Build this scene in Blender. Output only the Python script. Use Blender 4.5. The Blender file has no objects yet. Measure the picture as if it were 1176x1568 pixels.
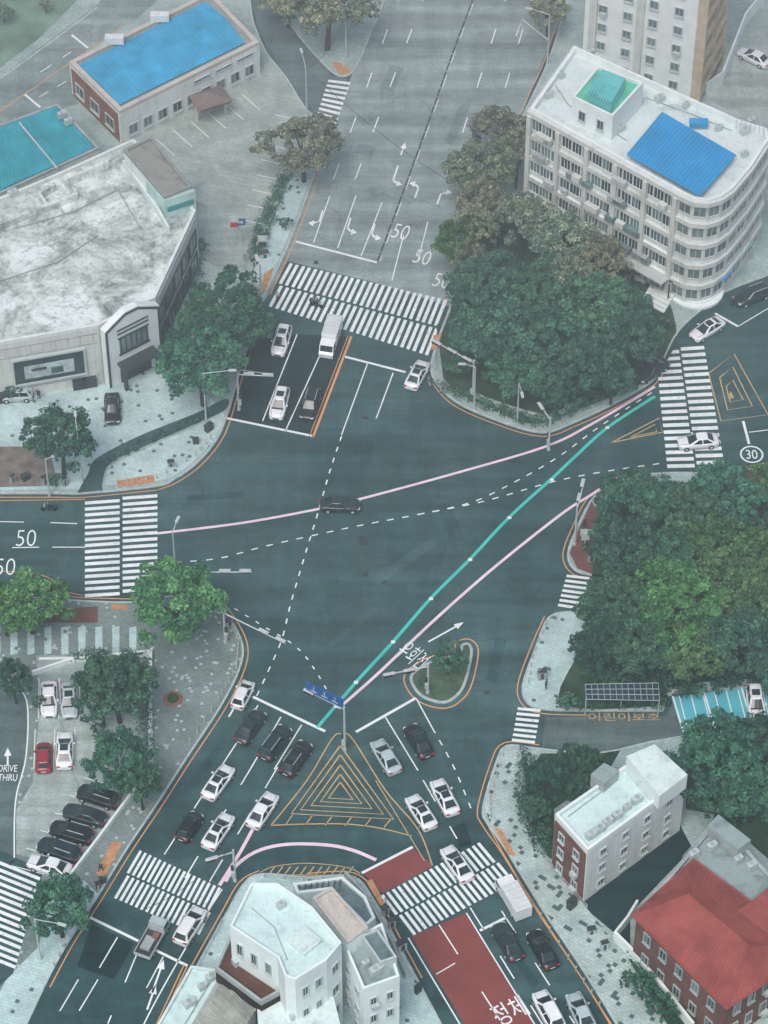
import bpy, math, random
import numpy as np
from mathutils import Vector, Matrix
random.seed(7); rng=np.random.default_rng(7)
scene=bpy.context.scene
# ------------------------------------------------------------------ image pixels -> metres, projected from the camera onto a level plane
TH=math.radians(48); F=4800.0; D=353.0; CH=D*math.sin(TH); CT,ST=math.cos(TH),math.sin(TH)
def P(u,v,z=0.0):
    a=(u-588)/F; b=(v-784)/F; t=(CH-z)/(ST+b*CT)
    return Vector((a*t,-D*CT+(CT-b*ST)*t,z))
def S(v,z=0):
    return F*(ST+(v-784)/F*CT)/(CH-z)
# ------------------------------------------------------------------ materials
MC={}
def nt(name,spec=.5):
    m=bpy.data.materials.new(name); m.use_nodes=True; n=m.node_tree; b=n.nodes['Principled BSDF']; b.inputs['Specular IOR Level'].default_value=spec
    return m,n,b
def ramp(n,fac,stops):
    r=n.nodes.new('ShaderNodeValToRGB'); e=r.color_ramp.elements
    while len(e)<len(stops): e.new(0.5)
    for i,(p,c) in enumerate(stops):
        e[i].position=p; e[i].color=(c[0],c[1],c[2],1)
    n.links.new(fac,r.inputs[0]); return r.outputs[0]
def nz(n,co,scale,detail=4,rough=.55,dist=0):
    x=n.nodes.new('ShaderNodeTexNoise'); x.inputs['Scale'].default_value=scale; x.inputs['Detail'].default_value=detail
    x.inputs['Roughness'].default_value=rough; x.inputs['Distortion'].default_value=dist
    n.links.new(co,x.inputs['Vector']); return x.outputs['Fac']
def mix(n,a,b,f,mode='MIX'):
    m=n.nodes.new('ShaderNodeMix'); m.data_type='RGBA'; m.blend_type=mode
    for s,v in ((0,f),(6,a),(7,b)):
        if isinstance(v,(int,float)): m.inputs[s].default_value=v
        elif isinstance(v,tuple): m.inputs[s].default_value=(v[0],v[1],v[2],1)
        else: n.links.new(v,m.inputs[s])
    return m.outputs[2]
def oc(n): return n.nodes.new('ShaderNodeTexCoord').outputs['Object']
def mul(c,k): return tuple(min(x*k,.9) for x in c)
def M(name,col,rough=.8,var=.25,scale=.6,metal=0,fine=5.0,bump=0.0):
    if name in MC: return MC[name]
    m,n,b=nt(name,0.0 if rough>=.8 else .5); co=oc(n)
    c=ramp(n,nz(n,co,scale,5,.6),[(.3,mul(col,1-var)),(.7,mul(col,1+var*.6))])
    f=ramp(n,nz(n,co,fine,3),[(.3,(1-var*.5,)*3),(.7,(1,1,1))])
    n.links.new(mix(n,c,f,1.0,'MULTIPLY'),b.inputs['Base Color'])
    b.inputs['Roughness'].default_value=rough; b.inputs['Metallic'].default_value=metal
    MC[name]=m; return m
def stained(name,col,stain,rough=.85,sc=.35):
    m,n,b=nt(name,0.0); co=oc(n)
    c=ramp(n,nz(n,co,sc,7,.7,.4),[(.33,stain),(.46,mul(col,.93)),(.64,col)])
    mp=n.nodes.new('ShaderNodeMapping'); mp.inputs['Scale'].default_value=(2.2,2.2,.12); n.links.new(co,mp.inputs[0])
    c=mix(n,c,ramp(n,nz(n,mp.outputs[0],1.0,5,.65),[(.32,(.82,.83,.83)),(.5,(1,1,1))]),1.,'MULTIPLY')
    n.links.new(c,b.inputs['Base Color']); b.inputs['Roughness'].default_value=rough; return m
def asphalt(name,dark,light,sx=1.0):
    m,n,b=nt(name,0.0); co=oc(n)
    big=ramp(n,nz(n,co,.03,6,.62,1.0),[(.34,dark),(.66,light)])
    mp=n.nodes.new('ShaderNodeMapping'); mp.inputs['Rotation'].default_value=(0,0,math.radians(-38)); mp.inputs['Scale'].default_value=(.03,.42,1)
    n.links.new(co,mp.inputs[0])
    st=ramp(n,nz(n,mp.outputs[0],1.0,5,.65),[(.35,(.78,)*3),(.72,(1.38,)*3)])
    mp2=n.nodes.new('ShaderNodeMapping'); mp2.inputs['Rotation'].default_value=(0,0,math.radians(12)); mp2.inputs['Scale'].default_value=(.5,.03,1)
    n.links.new(co,mp2.inputs[0])
    st2=ramp(n,nz(n,mp2.outputs[0],1.0,4,.6),[(.35,(.88,)*3),(.7,(1.10,)*3)])
    mid=ramp(n,nz(n,co,.45,6,.75),[(.3,(.80,)*3),(.7,(1.16,)*3)])
    fi=ramp(n,nz(n,co,4,3,.7),[(.3,(.80,)*3),(.7,(1.18,)*3)])
    v=n.nodes.new('ShaderNodeTexVoronoi'); v.feature='DISTANCE_TO_EDGE'; v.inputs['Scale'].default_value=.07
    dn=n.nodes.new('ShaderNodeVectorMath'); dn.operation='MULTIPLY_ADD'
    nn=n.nodes.new('ShaderNodeTexNoise'); nn.inputs['Scale'].default_value=.3; n.links.new(co,nn.inputs['Vector'])
    n.links.new(nn.outputs['Color'],dn.inputs[0]); dn.inputs[1].default_value=(5,5,0); n.links.new(co,dn.inputs[2]); n.links.new(dn.outputs[0],v.inputs['Vector'])
    cr=ramp(n,v.outputs['Distance'],[(0.0,(.78,)*3),(.008,(1,)*3)])
    c=big
    for k in (st,st2,mid,fi,cr): c=mix(n,c,k,1.,'MULTIPLY')
    n.links.new(c,b.inputs['Base Color']); b.inputs['Roughness'].default_value=.8
    return m
def paver(name,c1,c2,grout,size=.6,dots=None,dens=.93,rot=0.3,cell=.4):
    m,n,b=nt(name,0.0); co=oc(n)
    mp=n.nodes.new('ShaderNodeMapping'); mp.inputs['Rotation'].default_value=(0,0,rot); n.links.new(co,mp.inputs[0]); q=mp.outputs[0]
    bt=n.nodes.new('ShaderNodeTexBrick'); n.links.new(q,bt.inputs['Vector'])
    bt.inputs['Color1'].default_value=(*c1,1); bt.inputs['Color2'].default_value=(*c2,1); bt.inputs['Mortar'].default_value=(*grout,1)
    bt.inputs['Scale'].default_value=1; bt.inputs['Brick Width'].default_value=size; bt.inputs['Row Height'].default_value=size*.6; bt.inputs['Mortar Size'].default_value=.025
    c=bt.outputs['Color']
    c=mix(n,c,ramp(n,nz(n,co,.25,6,.65),[(.3,(.70,.72,.72)),(.65,(1.08,)*3)]),1.,'MULTIPLY')
    c=mix(n,c,ramp(n,nz(n,co,2.2,4,.7),[(.3,(.84,)*3),(.65,(1.04,)*3)]),1.,'MULTIPLY')
    if dots:
        sn=n.nodes.new('ShaderNodeVectorMath'); sn.operation='SNAP'; sn.inputs[1].default_value=(cell,cell,50); n.links.new(q,sn.inputs[0])
        w=n.nodes.new('ShaderNodeTexWhiteNoise'); n.links.new(sn.outputs[0],w.inputs['Vector'])
        g=n.nodes.new('ShaderNodeMath'); g.operation='GREATER_THAN'; g.inputs[1].default_value=dens; n.links.new(w.outputs['Value'],g.inputs[0])
        c=mix(n,c,dots,g.outputs[0])
    n.links.new(c,b.inputs['Base Color']); b.inputs['Roughness'].default_value=.85
    return m
def paint(name,col,worn,amt=.5):
    m,n,b=nt(name,0.0); co=oc(n)
    f=ramp(n,nz(n,co,2.2,7,.75),[(amt-.16,(1,1,1)),(amt-.01,(0,0,0))])
    g=ramp(n,nz(n,co,.35,4,.6),[(.3,mul(col,.78)),(.7,col)])
    n.links.new(mix(n,g,worn,f),b.inputs['Base Color']); b.inputs['Roughness'].default_value=.6
    return m
ASPH=asphalt('asphalt',(.026,.068,.073),(.055,.113,.115))
ASPN=asphalt('asphalt_worn_hazed',(.185,.25,.245),(.265,.335,.325))  # worn northern asphalt; base colour also lightened, some distance haze painted in
ASPD=asphalt('asphalt_fresh',(.014,.034,.039),(.023,.047,.052))
LOT=asphalt('lot_concrete',(.25,.32,.30),(.36,.43,.40))
PAV=paver('pavement_tile',(.40,.52,.49),(.34,.44,.41),(.22,.31,.29),.6)
PAVD=paver('pavement_tile_dotted',(.50,.68,.67),(.45,.61,.60),(.37,.50,.49),.6,(.10,.15,.15),.968,.3,.42)
PAVC=paver('pavement_tile_check',(.47,.58,.55),(.40,.51,.48),(.29,.38,.36),.6,(.08,.12,.12),.89,.62,.46)
PAVG=paver('pavement_grey',(.22,.29,.27),(.19,.25,.235),(.14,.185,.175),.6,(.38,.46,.44),.95,.3,.32)
PAVR=paver('pavement_red',(.22,.085,.07),(.17,.07,.06),(.12,.08,.07),.4)
PLOT=paver('parking_tile',(.39,.47,.43),(.33,.41,.37),(.25,.31,.29),1.2)
KERB=M('kerb_stone',(.44,.52,.50),.8,.25,1.5)
GRASS=M('grass_soil',(.045,.09,.05),.95,.5,.4)
GROUND=M('ground_concrete',(.18,.24,.23),.9,.3,.05)
WHT=paint('paint_white',(.80,.88,.86),(.16,.22,.22),.45)
WHTS=paint('paint_white_sharp',(.80,.88,.86),(.2,.28,.28),.38)
PNK=paint('paint_pink',(.84,.66,.74),(.3,.28,.30),.34)
GRN=paint('paint_green',(.06,.56,.48),(.05,.24,.22),.36)
ORG=paint('paint_orange',(.70,.35,.14),(.15,.15,.11),.41)
YEL=paint('paint_yellow',(.58,.40,.17),(.12,.14,.10),.46)
REDP=paint('paint_red_lane',(.24,.070,.064),(.15,.085,.08),.43)
BLUP=paint('paint_blue_bay',(.10,.48,.58),(.14,.34,.38),.42)
TACT=M('tactile_orange',(.52,.28,.14),.8,.3,2)
BLUR=M('roof_blue',(.03,.38,.64),.5,.3,.35); BLUR2=M('roof_teal_blue',(.015,.36,.44),.5,.3,.35); TARP=M('roof_bright_blue',(.004,.30,.62),.5,.16,.3)
WALL=stained('wall_white',(.68,.76,.73),(.52,.60,.57)); WALC=stained('wall_cream',(.60,.65,.60),(.46,.51,.47)); WALG=M('wall_grey',(.36,.42,.41),.8,.25,.4)
BRN=M('wall_terracotta',(.26,.13,.09),.85,.3,.6); DBR=M('wall_brown_dark',(.05,.038,.033),.85,.4,.6)
ROOFW=stained('roof_pale',(.64,.76,.73),(.42,.52,.50),.85,.3); ROOFA=stained('roof_aqua',(.58,.76,.74),(.42,.58,.57),.85,.3); ROOFG=M('roof_green',(.12,.58,.40),.8,.25,.4); ROOFC=stained('roof_cream',(.54,.52,.46),(.40,.40,.36),.85,.4)
ROOFD=stained('roof_grey',(.28,.36,.35),(.16,.22,.21),.85,.35); REDR=M('roof_red',(.31,.085,.072),.8,.3,.35)
GLASS=M('window_glass',(.020,.045,.050),.12,.5,.8); GLASL=M('glass_light',(.16,.25,.25),.15,.5,.5); AQG=M('glass_aqua',(.12,.54,.54),.3,.2,.5)
METAL=M('metal_pale',(.50,.58,.57),.5,.15,2,.1); MDARK=M('metal_dark',(.035,.048,.048),.5,.3,2); BLUS=M('sign_blue',(.01,.10,.34),.5,.1,1)
BLACK=M('tyre_black',(.012,.013,.014),.8,.3,4); SOLAR=M('solar_panel',(.02,.05,.07),.2,.3,1)
REDL=M('lens_red',(.45,.02,.02),.4,.1,1); GRNL=M('lens_green',(.02,.4,.2),.4,.1,1); LAMP=M('headlamp',(.6,.66,.66),.2,.1,1); YELS=M('sign_yellow',(.6,.35,.05),.6,.1,1)
SKIN=M('skin',(.45,.27,.19),.7,.1,3); DENIM=M('trousers',(.03,.04,.06),.9,.3,4)
def brick():
    m,n,b=nt('brick_wall',0.0); co=oc(n)
    bt=n.nodes.new('ShaderNodeTexBrick'); mp=n.nodes.new('ShaderNodeMapping'); mp.inputs['Rotation'].default_value=(math.pi/2,0,0)
    n.links.new(co,mp.inputs[0]); n.links.new(mp.outputs[0],bt.inputs['Vector'])
    bt.inputs['Color1'].default_value=(.20,.085,.065,1); bt.inputs['Color2'].default_value=(.15,.068,.055,1); bt.inputs['Mortar'].default_value=(.22,.19,.17,1)
    bt.inputs['Scale'].default_value=1.5
    n.links.new(mix(n,bt.outputs['Color'],ramp(n,nz(n,co,.5,5),[(.3,(.7,)*3),(.7,(1.1,)*3)]),1.,'MULTIPLY'),b.inputs['Base Color']); b.inputs['Roughness'].default_value=.9
    return m
BRICK=brick()
def weathered():
    m,n,b=nt('roof_weathered',0.0); co=oc(n)
    a=ramp(n,nz(n,co,.17,9,.76,.5),[(.36,(.16,.22,.20)),(.47,(.44,.52,.48)),(.58,(.70,.80,.76))])
    s=ramp(n,nz(n,co,1.4,8,.8),[(.36,(.46,)*3),(.50,(1,)*3)])
    n.links.new(mix(n,a,s,1.,'MULTIPLY'),b.inputs['Base Color']); b.inputs['Roughness'].default_value=.9
    return m
WEATH=weathered()
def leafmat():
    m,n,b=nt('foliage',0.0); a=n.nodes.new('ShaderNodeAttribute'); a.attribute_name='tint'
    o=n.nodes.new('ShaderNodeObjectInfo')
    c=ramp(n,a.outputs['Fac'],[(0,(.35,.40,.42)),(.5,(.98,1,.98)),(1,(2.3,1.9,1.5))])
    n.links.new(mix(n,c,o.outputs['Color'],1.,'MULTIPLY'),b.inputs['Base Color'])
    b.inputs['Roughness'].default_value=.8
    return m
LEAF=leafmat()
BARK=M('bark',(.07,.06,.05),.9,.3,3)
def carpaint():
    m,n,b=nt('car_paint'); o=n.nodes.new('ShaderNodeObjectInfo'); co=oc(n)
    n.links.new(mix(n,o.outputs['Color'],ramp(n,nz(n,co,1.5,4),[(.3,(.85,)*3),(.7,(1,1,1))]),1.,'MULTIPLY'),b.inputs['Base Color'])
    b.inputs['Roughness'].default_value=.32; b.inputs['Coat Weight'].default_value=.2
    return m
CARP=carpaint()
# ------------------------------------------------------------------ mesh builder
class MB:
    def __init__(s): s.v=[]; s.f=[]; s.m=[]; s.mi=[]; s.sm=[]
    def mid(s,m):
        if m not in s.m: s.m.append(m)
        return s.m.index(m)
    def face(s,pts,m,smooth=False):
        i=len(s.v); s.v+= [tuple(p) for p in pts]; s.f.append(list(range(i,i+len(pts)))); s.mi.append(s.mid(m)); s.sm.append(smooth)
    def raw(s,vs,fs,m,smooth=False):
        i=len(s.v); s.v+=[tuple(p) for p in vs]
        for f in fs: s.f.append([i+k for k in f]); s.mi.append(s.mid(m)); s.sm.append(smooth)
    def prism(s,pts,z0,z1,m,top=None,topm=True):
        n=len(pts)
        for i in range(n):
            a,b=pts[i],pts[(i+1)%n]
            s.face([(a[0],a[1],z0),(b[0],b[1],z0),(b[0],b[1],z1),(a[0],a[1],z1)],m)
        if topm: s.face([(p[0],p[1],z1) for p in pts],top or m)
    def ring(s,outer,inner,z0,z1,m):
        n=len(outer)
        for i in range(n):
            a,b,c,d=outer[i],outer[(i+1)%n],inner[(i+1)%n],inner[i]
            s.face([(a[0],a[1],z1),(b[0],b[1],z1),(c[0],c[1],z1),(d[0],d[1],z1)],m)
            s.face([(a[0],a[1],z0),(b[0],b[1],z0),(b[0],b[1],z1),(a[0],a[1],z1)],m)
            s.face([(c[0],c[1],z0),(d[0],d[1],z0),(d[0],d[1],z1),(c[0],c[1],z1)],m)
            s.face([(b[0],b[1],z0),(a[0],a[1],z0),(d[0],d[1],z0),(c[0],c[1],z0)],m)
    def box(s,c,x,y,z,m):
        c=Vector(c);x=Vector(x);y=Vector(y);z=Vector(z)
        vs=[c+sx*x+sy*y+sz*z for sz in(-1,1) for sy in(-1,1) for sx in(-1,1)]
        s.raw(vs,[(0,2,3,1),(4,5,7,6),(0,1,5,4),(2,6,7,3),(0,4,6,2),(1,3,7,5)],m)
    def cyl(s,a,b,r0,r1,m,n=8,smooth=True):
        a=Vector(a);b=Vector(b);d=(b-a).normalized(); t=d.orthogonal().normalized(); w=d.cross(t)
        vs=[]
        for c,r in((a,r0),(b,r1)):
            for k in range(n):
                an=2*math.pi*k/n; vs.append(c+r*(math.cos(an)*t+math.sin(an)*w))
        s.raw(vs,[(k,(k+1)%n,n+(k+1)%n,n+k) for k in range(n)],m,smooth)
        s.raw(vs,[tuple(range(n-1,-1,-1)),tuple(range(n,2*n))],m)
    def build(s,name,origin=None,coll=None):
        me=bpy.data.meshes.new(name)
        v=s.v
        if origin is not None: v=[(p[0]-origin[0],p[1]-origin[1],p[2]-origin[2]) for p in v]
        me.from_pydata(v,[],s.f)
        for m in s.m: me.materials.append(m)
        me.polygons.foreach_set('material_index',s.mi); me.polygons.foreach_set('use_smooth',s.sm); me.update()
        o=bpy.data.objects.new(name,me); scene.collection.objects.link(o)
        if origin is not None: o.location=origin
        return o
def area(p): return sum(p[i][0]*p[(i+1)%len(p)][1]-p[(i+1)%len(p)][0]*p[i][1] for i in range(len(p)))
def ccw(p): return list(p) if area(p)>0 else list(p)[::-1]
def inset(p,d):
    out=[];n=len(p)
    for i in range(n):
        a=Vector(p[i-1][:2]);b=Vector(p[i][:2]);c=Vector(p[(i+1)%n][:2])
        e1=(b-a).normalized();e2=(c-b).normalized()
        n1=Vector((-e1.y,e1.x));n2=Vector((-e2.y,e2.x)); m=(n1+n2)
        if m.length<1e-4: m=n1
        m.normalize(); k=d/max(.35,m.dot(n1)); q=b+m*k; out.append((q.x,q.y))
    return out
def smo(pts,n=5):
    q=[Vector(p) for p in pts]; out=[]
    for i in range(len(q)-1):
        p0=q[max(i-1,0)];p1=q[i];p2=q[i+1];p3=q[min(i+2,len(q)-1)]
        for k in range(n):
            t=k/n; out.append(.5*((2*p1)+(p2-p0)*t+(2*p0-5*p1+4*p2-p3)*t*t+(3*p1-p0-3*p2+p3)*t**3))
    out.append(q[-1]); return [(x[0],x[1]) for x in out]
def G(pts,z=0): return [P(u,v,z) for u,v in pts]
def offset(pl,d):
    out=[]
    for i in range(len(pl)):
        a=Vector(pl[max(i-1,0)][:2]);c=Vector(pl[min(i+1,len(pl)-1)][:2]); e=(c-a).normalized()
        b=Vector(pl[i][:2])+Vector((-e.y,e.x))*d; out.append((b.x,b.y))
    return out
mk=MB()
def strip(w,width,z,m,mb=None):
    mb=mb or mk; a=offset(w,width/2);b=offset(w,-width/2)
    for i in range(len(w)-1): mb.face([(*b[i],z),(*b[i+1],z),(*a[i+1],z),(*a[i],z)],m)
def resample(w,step):
    out=[Vector(w[0][:2])]; acc=0
    for i in range(len(w)-1):
        a=Vector(w[i][:2]);b=Vector(w[i+1][:2]); L=(b-a).length
        if L<1e-6: continue
        pos=step-acc
        while pos<=L: out.append(a+(b-a)*pos/L); pos+=step
        acc=(acc+L)%step
    return out
def line(px,width=.15,m=None,z=.022,dash=None,smooth=True,pz=0,mb=None):
    px=smo(px,6) if smooth and len(px)>2 else px
    w=G(px,pz)
    if dash:
        r=resample(w,.25); on,off=dash; per=int((on+off)/.25); non=int(on/.25)
        for k in range(0,len(r)-2,per):
            seg=r[k:min(k+non+1,len(r))]
            if len(seg)>1: strip([seg[0],seg[len(seg)//2],seg[-1]] if len(seg)>2 else seg,width,z,m,mb)
    else: strip(w,width,z,m,mb)
def sheet(name,px,z,m,smooth=False,mb=None,pz=0):
    if smooth: px=smo(px,5)
    w=ccw(G(px,pz)); pts=[(p[0],p[1],z) for p in w]
    if mb: mb.face(pts,m); return
    b=MB(); b.face(pts,m); return b.build(name)
def slab(name,px,m,h=.13,smooth=True,closed=None,kerb=True,kw=.22):
    w=ccw(G(smo(px,4) if smooth else px)+(G(closed) if closed else []))
    b=MB(); inn=inset(w,kw)
    b.ring(w,inn,-.02,h+.015,KERB); b.face([(*p,h) for p in [(q[0],q[1]) for q in inset(w,kw*.5)]],m)
    return b.build(name)
def zebra(c,n,panels=2,m=None,z=.024,duty=.52,shift=.35,gap=.04):
    TL,TR,BR,BL=G(c)
    for p in range(panels):
        t0=p/panels+(gap/2 if p else 0); t1=(p+1)/panels-(gap/2 if p<panels-1 else 0)
        for i in range(n):
            a=(i+(shift if p%2 else 0))/n+random.uniform(-.002,.002); b=a+duty/n
            if b>1.01: continue
            f=lambda s,t:(TL.lerp(TR,s)).lerp(BL.lerp(BR,s),t)
            q=[f(a,t0),f(b,t0),f(b,t1),f(a,t1)]
            mk.face([(x.x,x.y,z) for x in ccw(q)],m or WHT)
# ------------------------------------------------------------------ ground + roads
g=MB(); g.face([(-1500,-1200,-.02),(1500,-1200,-.02),(1500,2500,-.02),(-1500,2500,-.02)],GROUND); g.build('ground')
sheet('road',[(-150,-150),(1330,-150),(1330,1720),(-150,1720)],0,ASPH)
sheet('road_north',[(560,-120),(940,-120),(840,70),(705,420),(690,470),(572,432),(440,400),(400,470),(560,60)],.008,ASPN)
sheet('road_asphalt_patch',[(450,512),(536,515),(480,668),(345,640),(365,575),(398,500)],.008,ASPD)
K_nw=[(-120,757),(80,757),(130,757),(240,746),(268,735),(303,710),(333,674),(349,636),(366,575),(395,490),(408,450),(440,382),(475,290),(490,240),(497,195),(468,165),(440,120),(412,85),(395,50),(385,10),(376,-120)]
K_nn=[(405,-120),(425,0),(445,40),(475,78),(508,112),(530,118),(548,100),(576,35),(640,-120)]
K_ne=[(905,-120),(868,0),(840,90),(808,160),(765,250),(728,340),(702,410),(688,470),(666,530),(660,575),(695,615),(760,645),(830,664),(880,648),(940,620),(998,586),(1014,558),(1040,508),(1085,468),(1130,440),(1330,370)]
K_e=[(1330,690),(1176,712),(1110,724),(1020,724),(950,734),(908,762),(884,805),(868,850),(882,876),(920,884)]
K_e2=[(1330,930),(960,936),(884,936),(840,945),(820,990),(799,1050),(807,1078),(835,1088),(900,1090),(1015,1090)]
K_se=[(1330,1095),(1040,1128),(920,1152),(825,1146),(775,1142),(757,1172),(738,1238),(745,1262),(775,1305),(830,1395),(900,1500),(985,1640)]
K_s=[(215,1640),(300,1480),(345,1400),(372,1354),(400,1338),(470,1343),(540,1342),(572,1376),(610,1445),(640,1500),(715,1640)]
K_sw=[(-120,920),(0,918),(60,915),(128,920),(200,922),(250,914),(318,912),(348,940),(372,985),(368,1025),(338,1085),(285,1165),(240,1235),(195,1302),(150,1375),(105,1445),(70,1510),(10,1640)]
slab('pavement',K_nw,PAV,closed=[(-120,-120)])
slab('pavement',K_nn,PAV)
slab('pavement',K_ne,PAV,closed=[(1330,-120)])
slab('pavement',K_e,PAV,closed=[(1330,900)])
slab('pavement',K_e2,PAVD,closed=[(1030,1062),(1330,1040)])
slab('pavement',K_se,PAV,closed=[(1330,1640)])
slab('pavement',K_s,PAVD)
slab('pavement',K_sw,PAVG,closed=[(-120,1640)])
for K,a,b in ((K_nw,0,3),(K_nw,3,9),(K_nw,10,14),(K_ne,9,16),(K_e,4,9),(K_e2,3,8),(K_se,3,11),(K_sw,6,16),(K_sw,1,4),(K_s,1,4),(K_s,5,9),(K_ne,0,7)):
    w=G(smo(K[a:b+1],5)); strip(offset(w,.45),.13,.012,ORG); strip(offset(w,-.45),.13,.012,ORG)
Z=.14
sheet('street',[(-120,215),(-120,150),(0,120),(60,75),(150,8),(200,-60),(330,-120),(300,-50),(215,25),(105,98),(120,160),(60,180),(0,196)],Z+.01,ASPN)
sheet('side_street_surface',[(385,-100),(410,-100),(428,0),(446,40),(476,80),(508,116),(533,121),(512,198),(500,196),(470,165),(442,120),(414,85),(397,50),(386,10)],.010,asphalt('asphalt_side',(.10,.145,.15),(.135,.185,.19)))
sheet('grass',[(-120,120),(-120,-120),(180,-120),(120,0),(60,60),(0,105)],Z,M('grass_park',(.18,.29,.22),.95,.4,.2))
sheet('parking_lot',[(190,215),(215,200),(400,92),(438,130),(462,165),(485,200),(470,235),(440,255),(385,395),(372,432),(318,400),(300,300)],Z+.004,PLOT)
sheet('parking_lot_patch',[(300,310),(395,340),(372,430),(312,400)],Z+.008,LOT)
sheet('pavement_plaza',[(-120,600),(165,590),(250,560),(300,590),(335,622),(300,640),(225,672),(160,700),(140,730),(130,750),(-120,752)],Z,PAVD,)
sheet('driveway',[(118,756),(134,728),(148,703),(215,668),(300,634),(345,612),(346,628),(305,648),(228,682),(170,710),(157,740),(158,752)],Z+.006,ASPH,True)
sheet('pavement_corner',[(160,744),(172,714),(228,686),(305,652),(342,634),(330,672),(298,706),(262,732),(210,742)],Z+.006,PAVD,True)
sheet('brick_plaza',[(-120,685),(75,685),(90,745),(-120,750)],Z+.006,M('plaza_brown',(.20,.18,.155),.9,.4,.8))
sheet('pavement_strip',[(447,272),(476,276),(410,440),(378,430)],Z+.006,PAVD)
sheet('pavement_garden',[(668,500),(690,470),(705,420),(740,330),(960,380),(1035,500),(995,580),(880,630),(820,650),(760,632),(680,590)],Z,GRASS,True)
sheet('yard',[(1080,150),(1130,20),(1330,-100),(1330,380),(1172,300),(1160,200)],Z,LOT)
sheet('park_grass',[(1330,730),(960,745),(925,770),(905,810),(905,870),(910,930),(885,1000),(862,1080),(1020,1080),(1040,1050),(1330,1030)],Z+.005,GRASS,True)
sheet('brick_corner',[(906,768),(916,790),(906,880),(884,872),(872,848),(888,806)],Z+.01,PAVR)
sheet('brick_corner',[(1110,728),(1180,718),(1180,840),(1150,850)],Z+.01,PAVR)
sheet('street',[(835,1098),(1022,1096),(1034,1062),(1330,1035),(1330,1100),(1040,1126),(920,1150),(830,1143)],.012,asphalt('asphalt_lane',(.08,.115,.115),(.115,.16,.155)))
sheet('pavement_strip',[(770,1150),(822,1152),(800,1195),(797,1240),(835,1315),(905,1400),(965,1475),(1060,1640),(985,1640),(900,1498),(832,1393),(778,1303),(750,1262),(742,1238),(760,1172)],Z,PAVC)
sheet('garden',[(828,1155),(920,1155),(950,1150),(930,1185),(848,1240),(850,1320),(838,1312),(802,1240),(805,1195)],Z+.004,GRASS)
sheet('yard',[(838,1318),(900,1370),(1040,1262),(1060,1300),(965,1400),(965,1450),(905,1400)],Z+.004,ASPD)
sheet('garden',[(1050,1130),(1330,1100),(1330,1300),(1180,1320),(1100,1250),(1050,1240)],Z+.004,GRASS)
sheet('garden',[(962,1470),(1000,1460),(1090,1568),(1060,1640),(1040,1600)],Z+.004,GRASS)
sheet('parking_lot',[(55,1005),(232,1000),(228,1185),(190,1225),(105,1345),(62,1318),(-10,1300),(50,1200),(62,1080)],Z+.004,LOT)
sheet('drive_through_lane',[(-120,1040),(25,1045),(42,1075),(40,1160),(25,1225),(25,1315),(-120,1300)],Z+.008,asphalt('asphalt_lane2',(.08,.12,.125),(.11,.16,.16)))
sheet('street',[(-120,1290),(0,1302),(66,1335),(60,1360),(20,1492),(-10,1520),(-120,1580)],Z+.009,ASPH)
sheet('pavement_strip',[(232,1000),(345,940),(370,990),(364,1030),(336,1080),(283,1160),(238,1230),(205,1205),(230,1180)],Z+.004,PAVG)
sheet('pavement_strip',[(130,1350),(150,1370),(105,1440),(70,1505),(10,1640),(-60,1640),(10,1500),(60,1450),(75,1370)],Z+.006,PAVD)
for px in ([(178,738),(235,728),(238,740),(182,748)],[(405,420),(420,410),(407,446),(398,448)],[(664,515),(676,513),(672,535),(660,537)],[(172,1290),(188,1292),(160,1345),(146,1340)],[(172,926),(196,928),(194,936),(170,934)],[(757,1268),(768,1272),(790,1312),(778,1310)],[(507,95),(520,98),(540,112),(520,116)],[(560,1350),(570,1348),(590,1385),(582,1388)]):
    sheet('tactile_paving',px,Z+.02,TACT)
sheet('brick_corner',[(40,936),(150,930),(150,955),(40,955)],Z+.02,PAVR)
for i in range(9):
    u=-10+i*26; sheet('paving_band',[(u,962),(u+11,960),(u+11,1002),(u,1004)],Z+.008,PAVD)
# ------------------------------------------------------------------ painted markings
zebra([(444,403),(690,461),(657,545),(408,468)],26)
zebra([(241,757),(241,909),(130,916),(130,765)],16)
zebra([(1078,530),(1110,716),(1022,718),(1003,535)],18)
zebra([(214,1302),(342,1362),(306,1432),(172,1374)],17)
zebra([(583,1372),(738,1288),(790,1350),(630,1434)],19)
zebra([(903,884),(892,938),(853,932),(868,880)],7,1)
zebra([(828,1086),(818,1143),(783,1139),(793,1083)],7,1)
zebra([(62,1345),(22,1490),(-40,1465),(-5,1318)],15,1,z=Z+.02)
zebra([(537,126),(513,196),(482,186),(503,122)],9,1)
line([(240,817),(370,801),(490,779),(560,762),(700,724),(835,684),(905,650),(985,603),(1003,592)],.34,PNK)
line([(945,733),(905,758),(860,787),(770,858),(700,918),(640,973),(575,1035),(518,1085)],.34,PNK)
line([(1003,607),(930,655),(880,700),(845,733),(780,792),(720,856),(660,916),(600,985),(545,1045),(486,1114)],.38,GRN,.026)
for u,v in ((930,655),(845,735),(780,793),(720,857),(660,917),(602,983),(545,1045),(515,1082)):
    p=P(u,v); mk.face([(p.x-.22,p.y-.2,.031),(p.x+.22,p.y-.2,.031),(p.x+.22,p.y+.2,.031),(p.x-.22,p.y+.2,.031)],WHTS)
DA=(.9,.9)
line([(243,862),(330,856),(400,838),(470,822),(560,803),(640,788),(720,770),(775,745),(850,703),(920,652),(1000,600)],.15,WHTS,dash=DA)
line([(640,788),(740,768),(850,737),(940,720),(1018,709)],.15,WHTS,dash=DA,z=.026)
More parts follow.
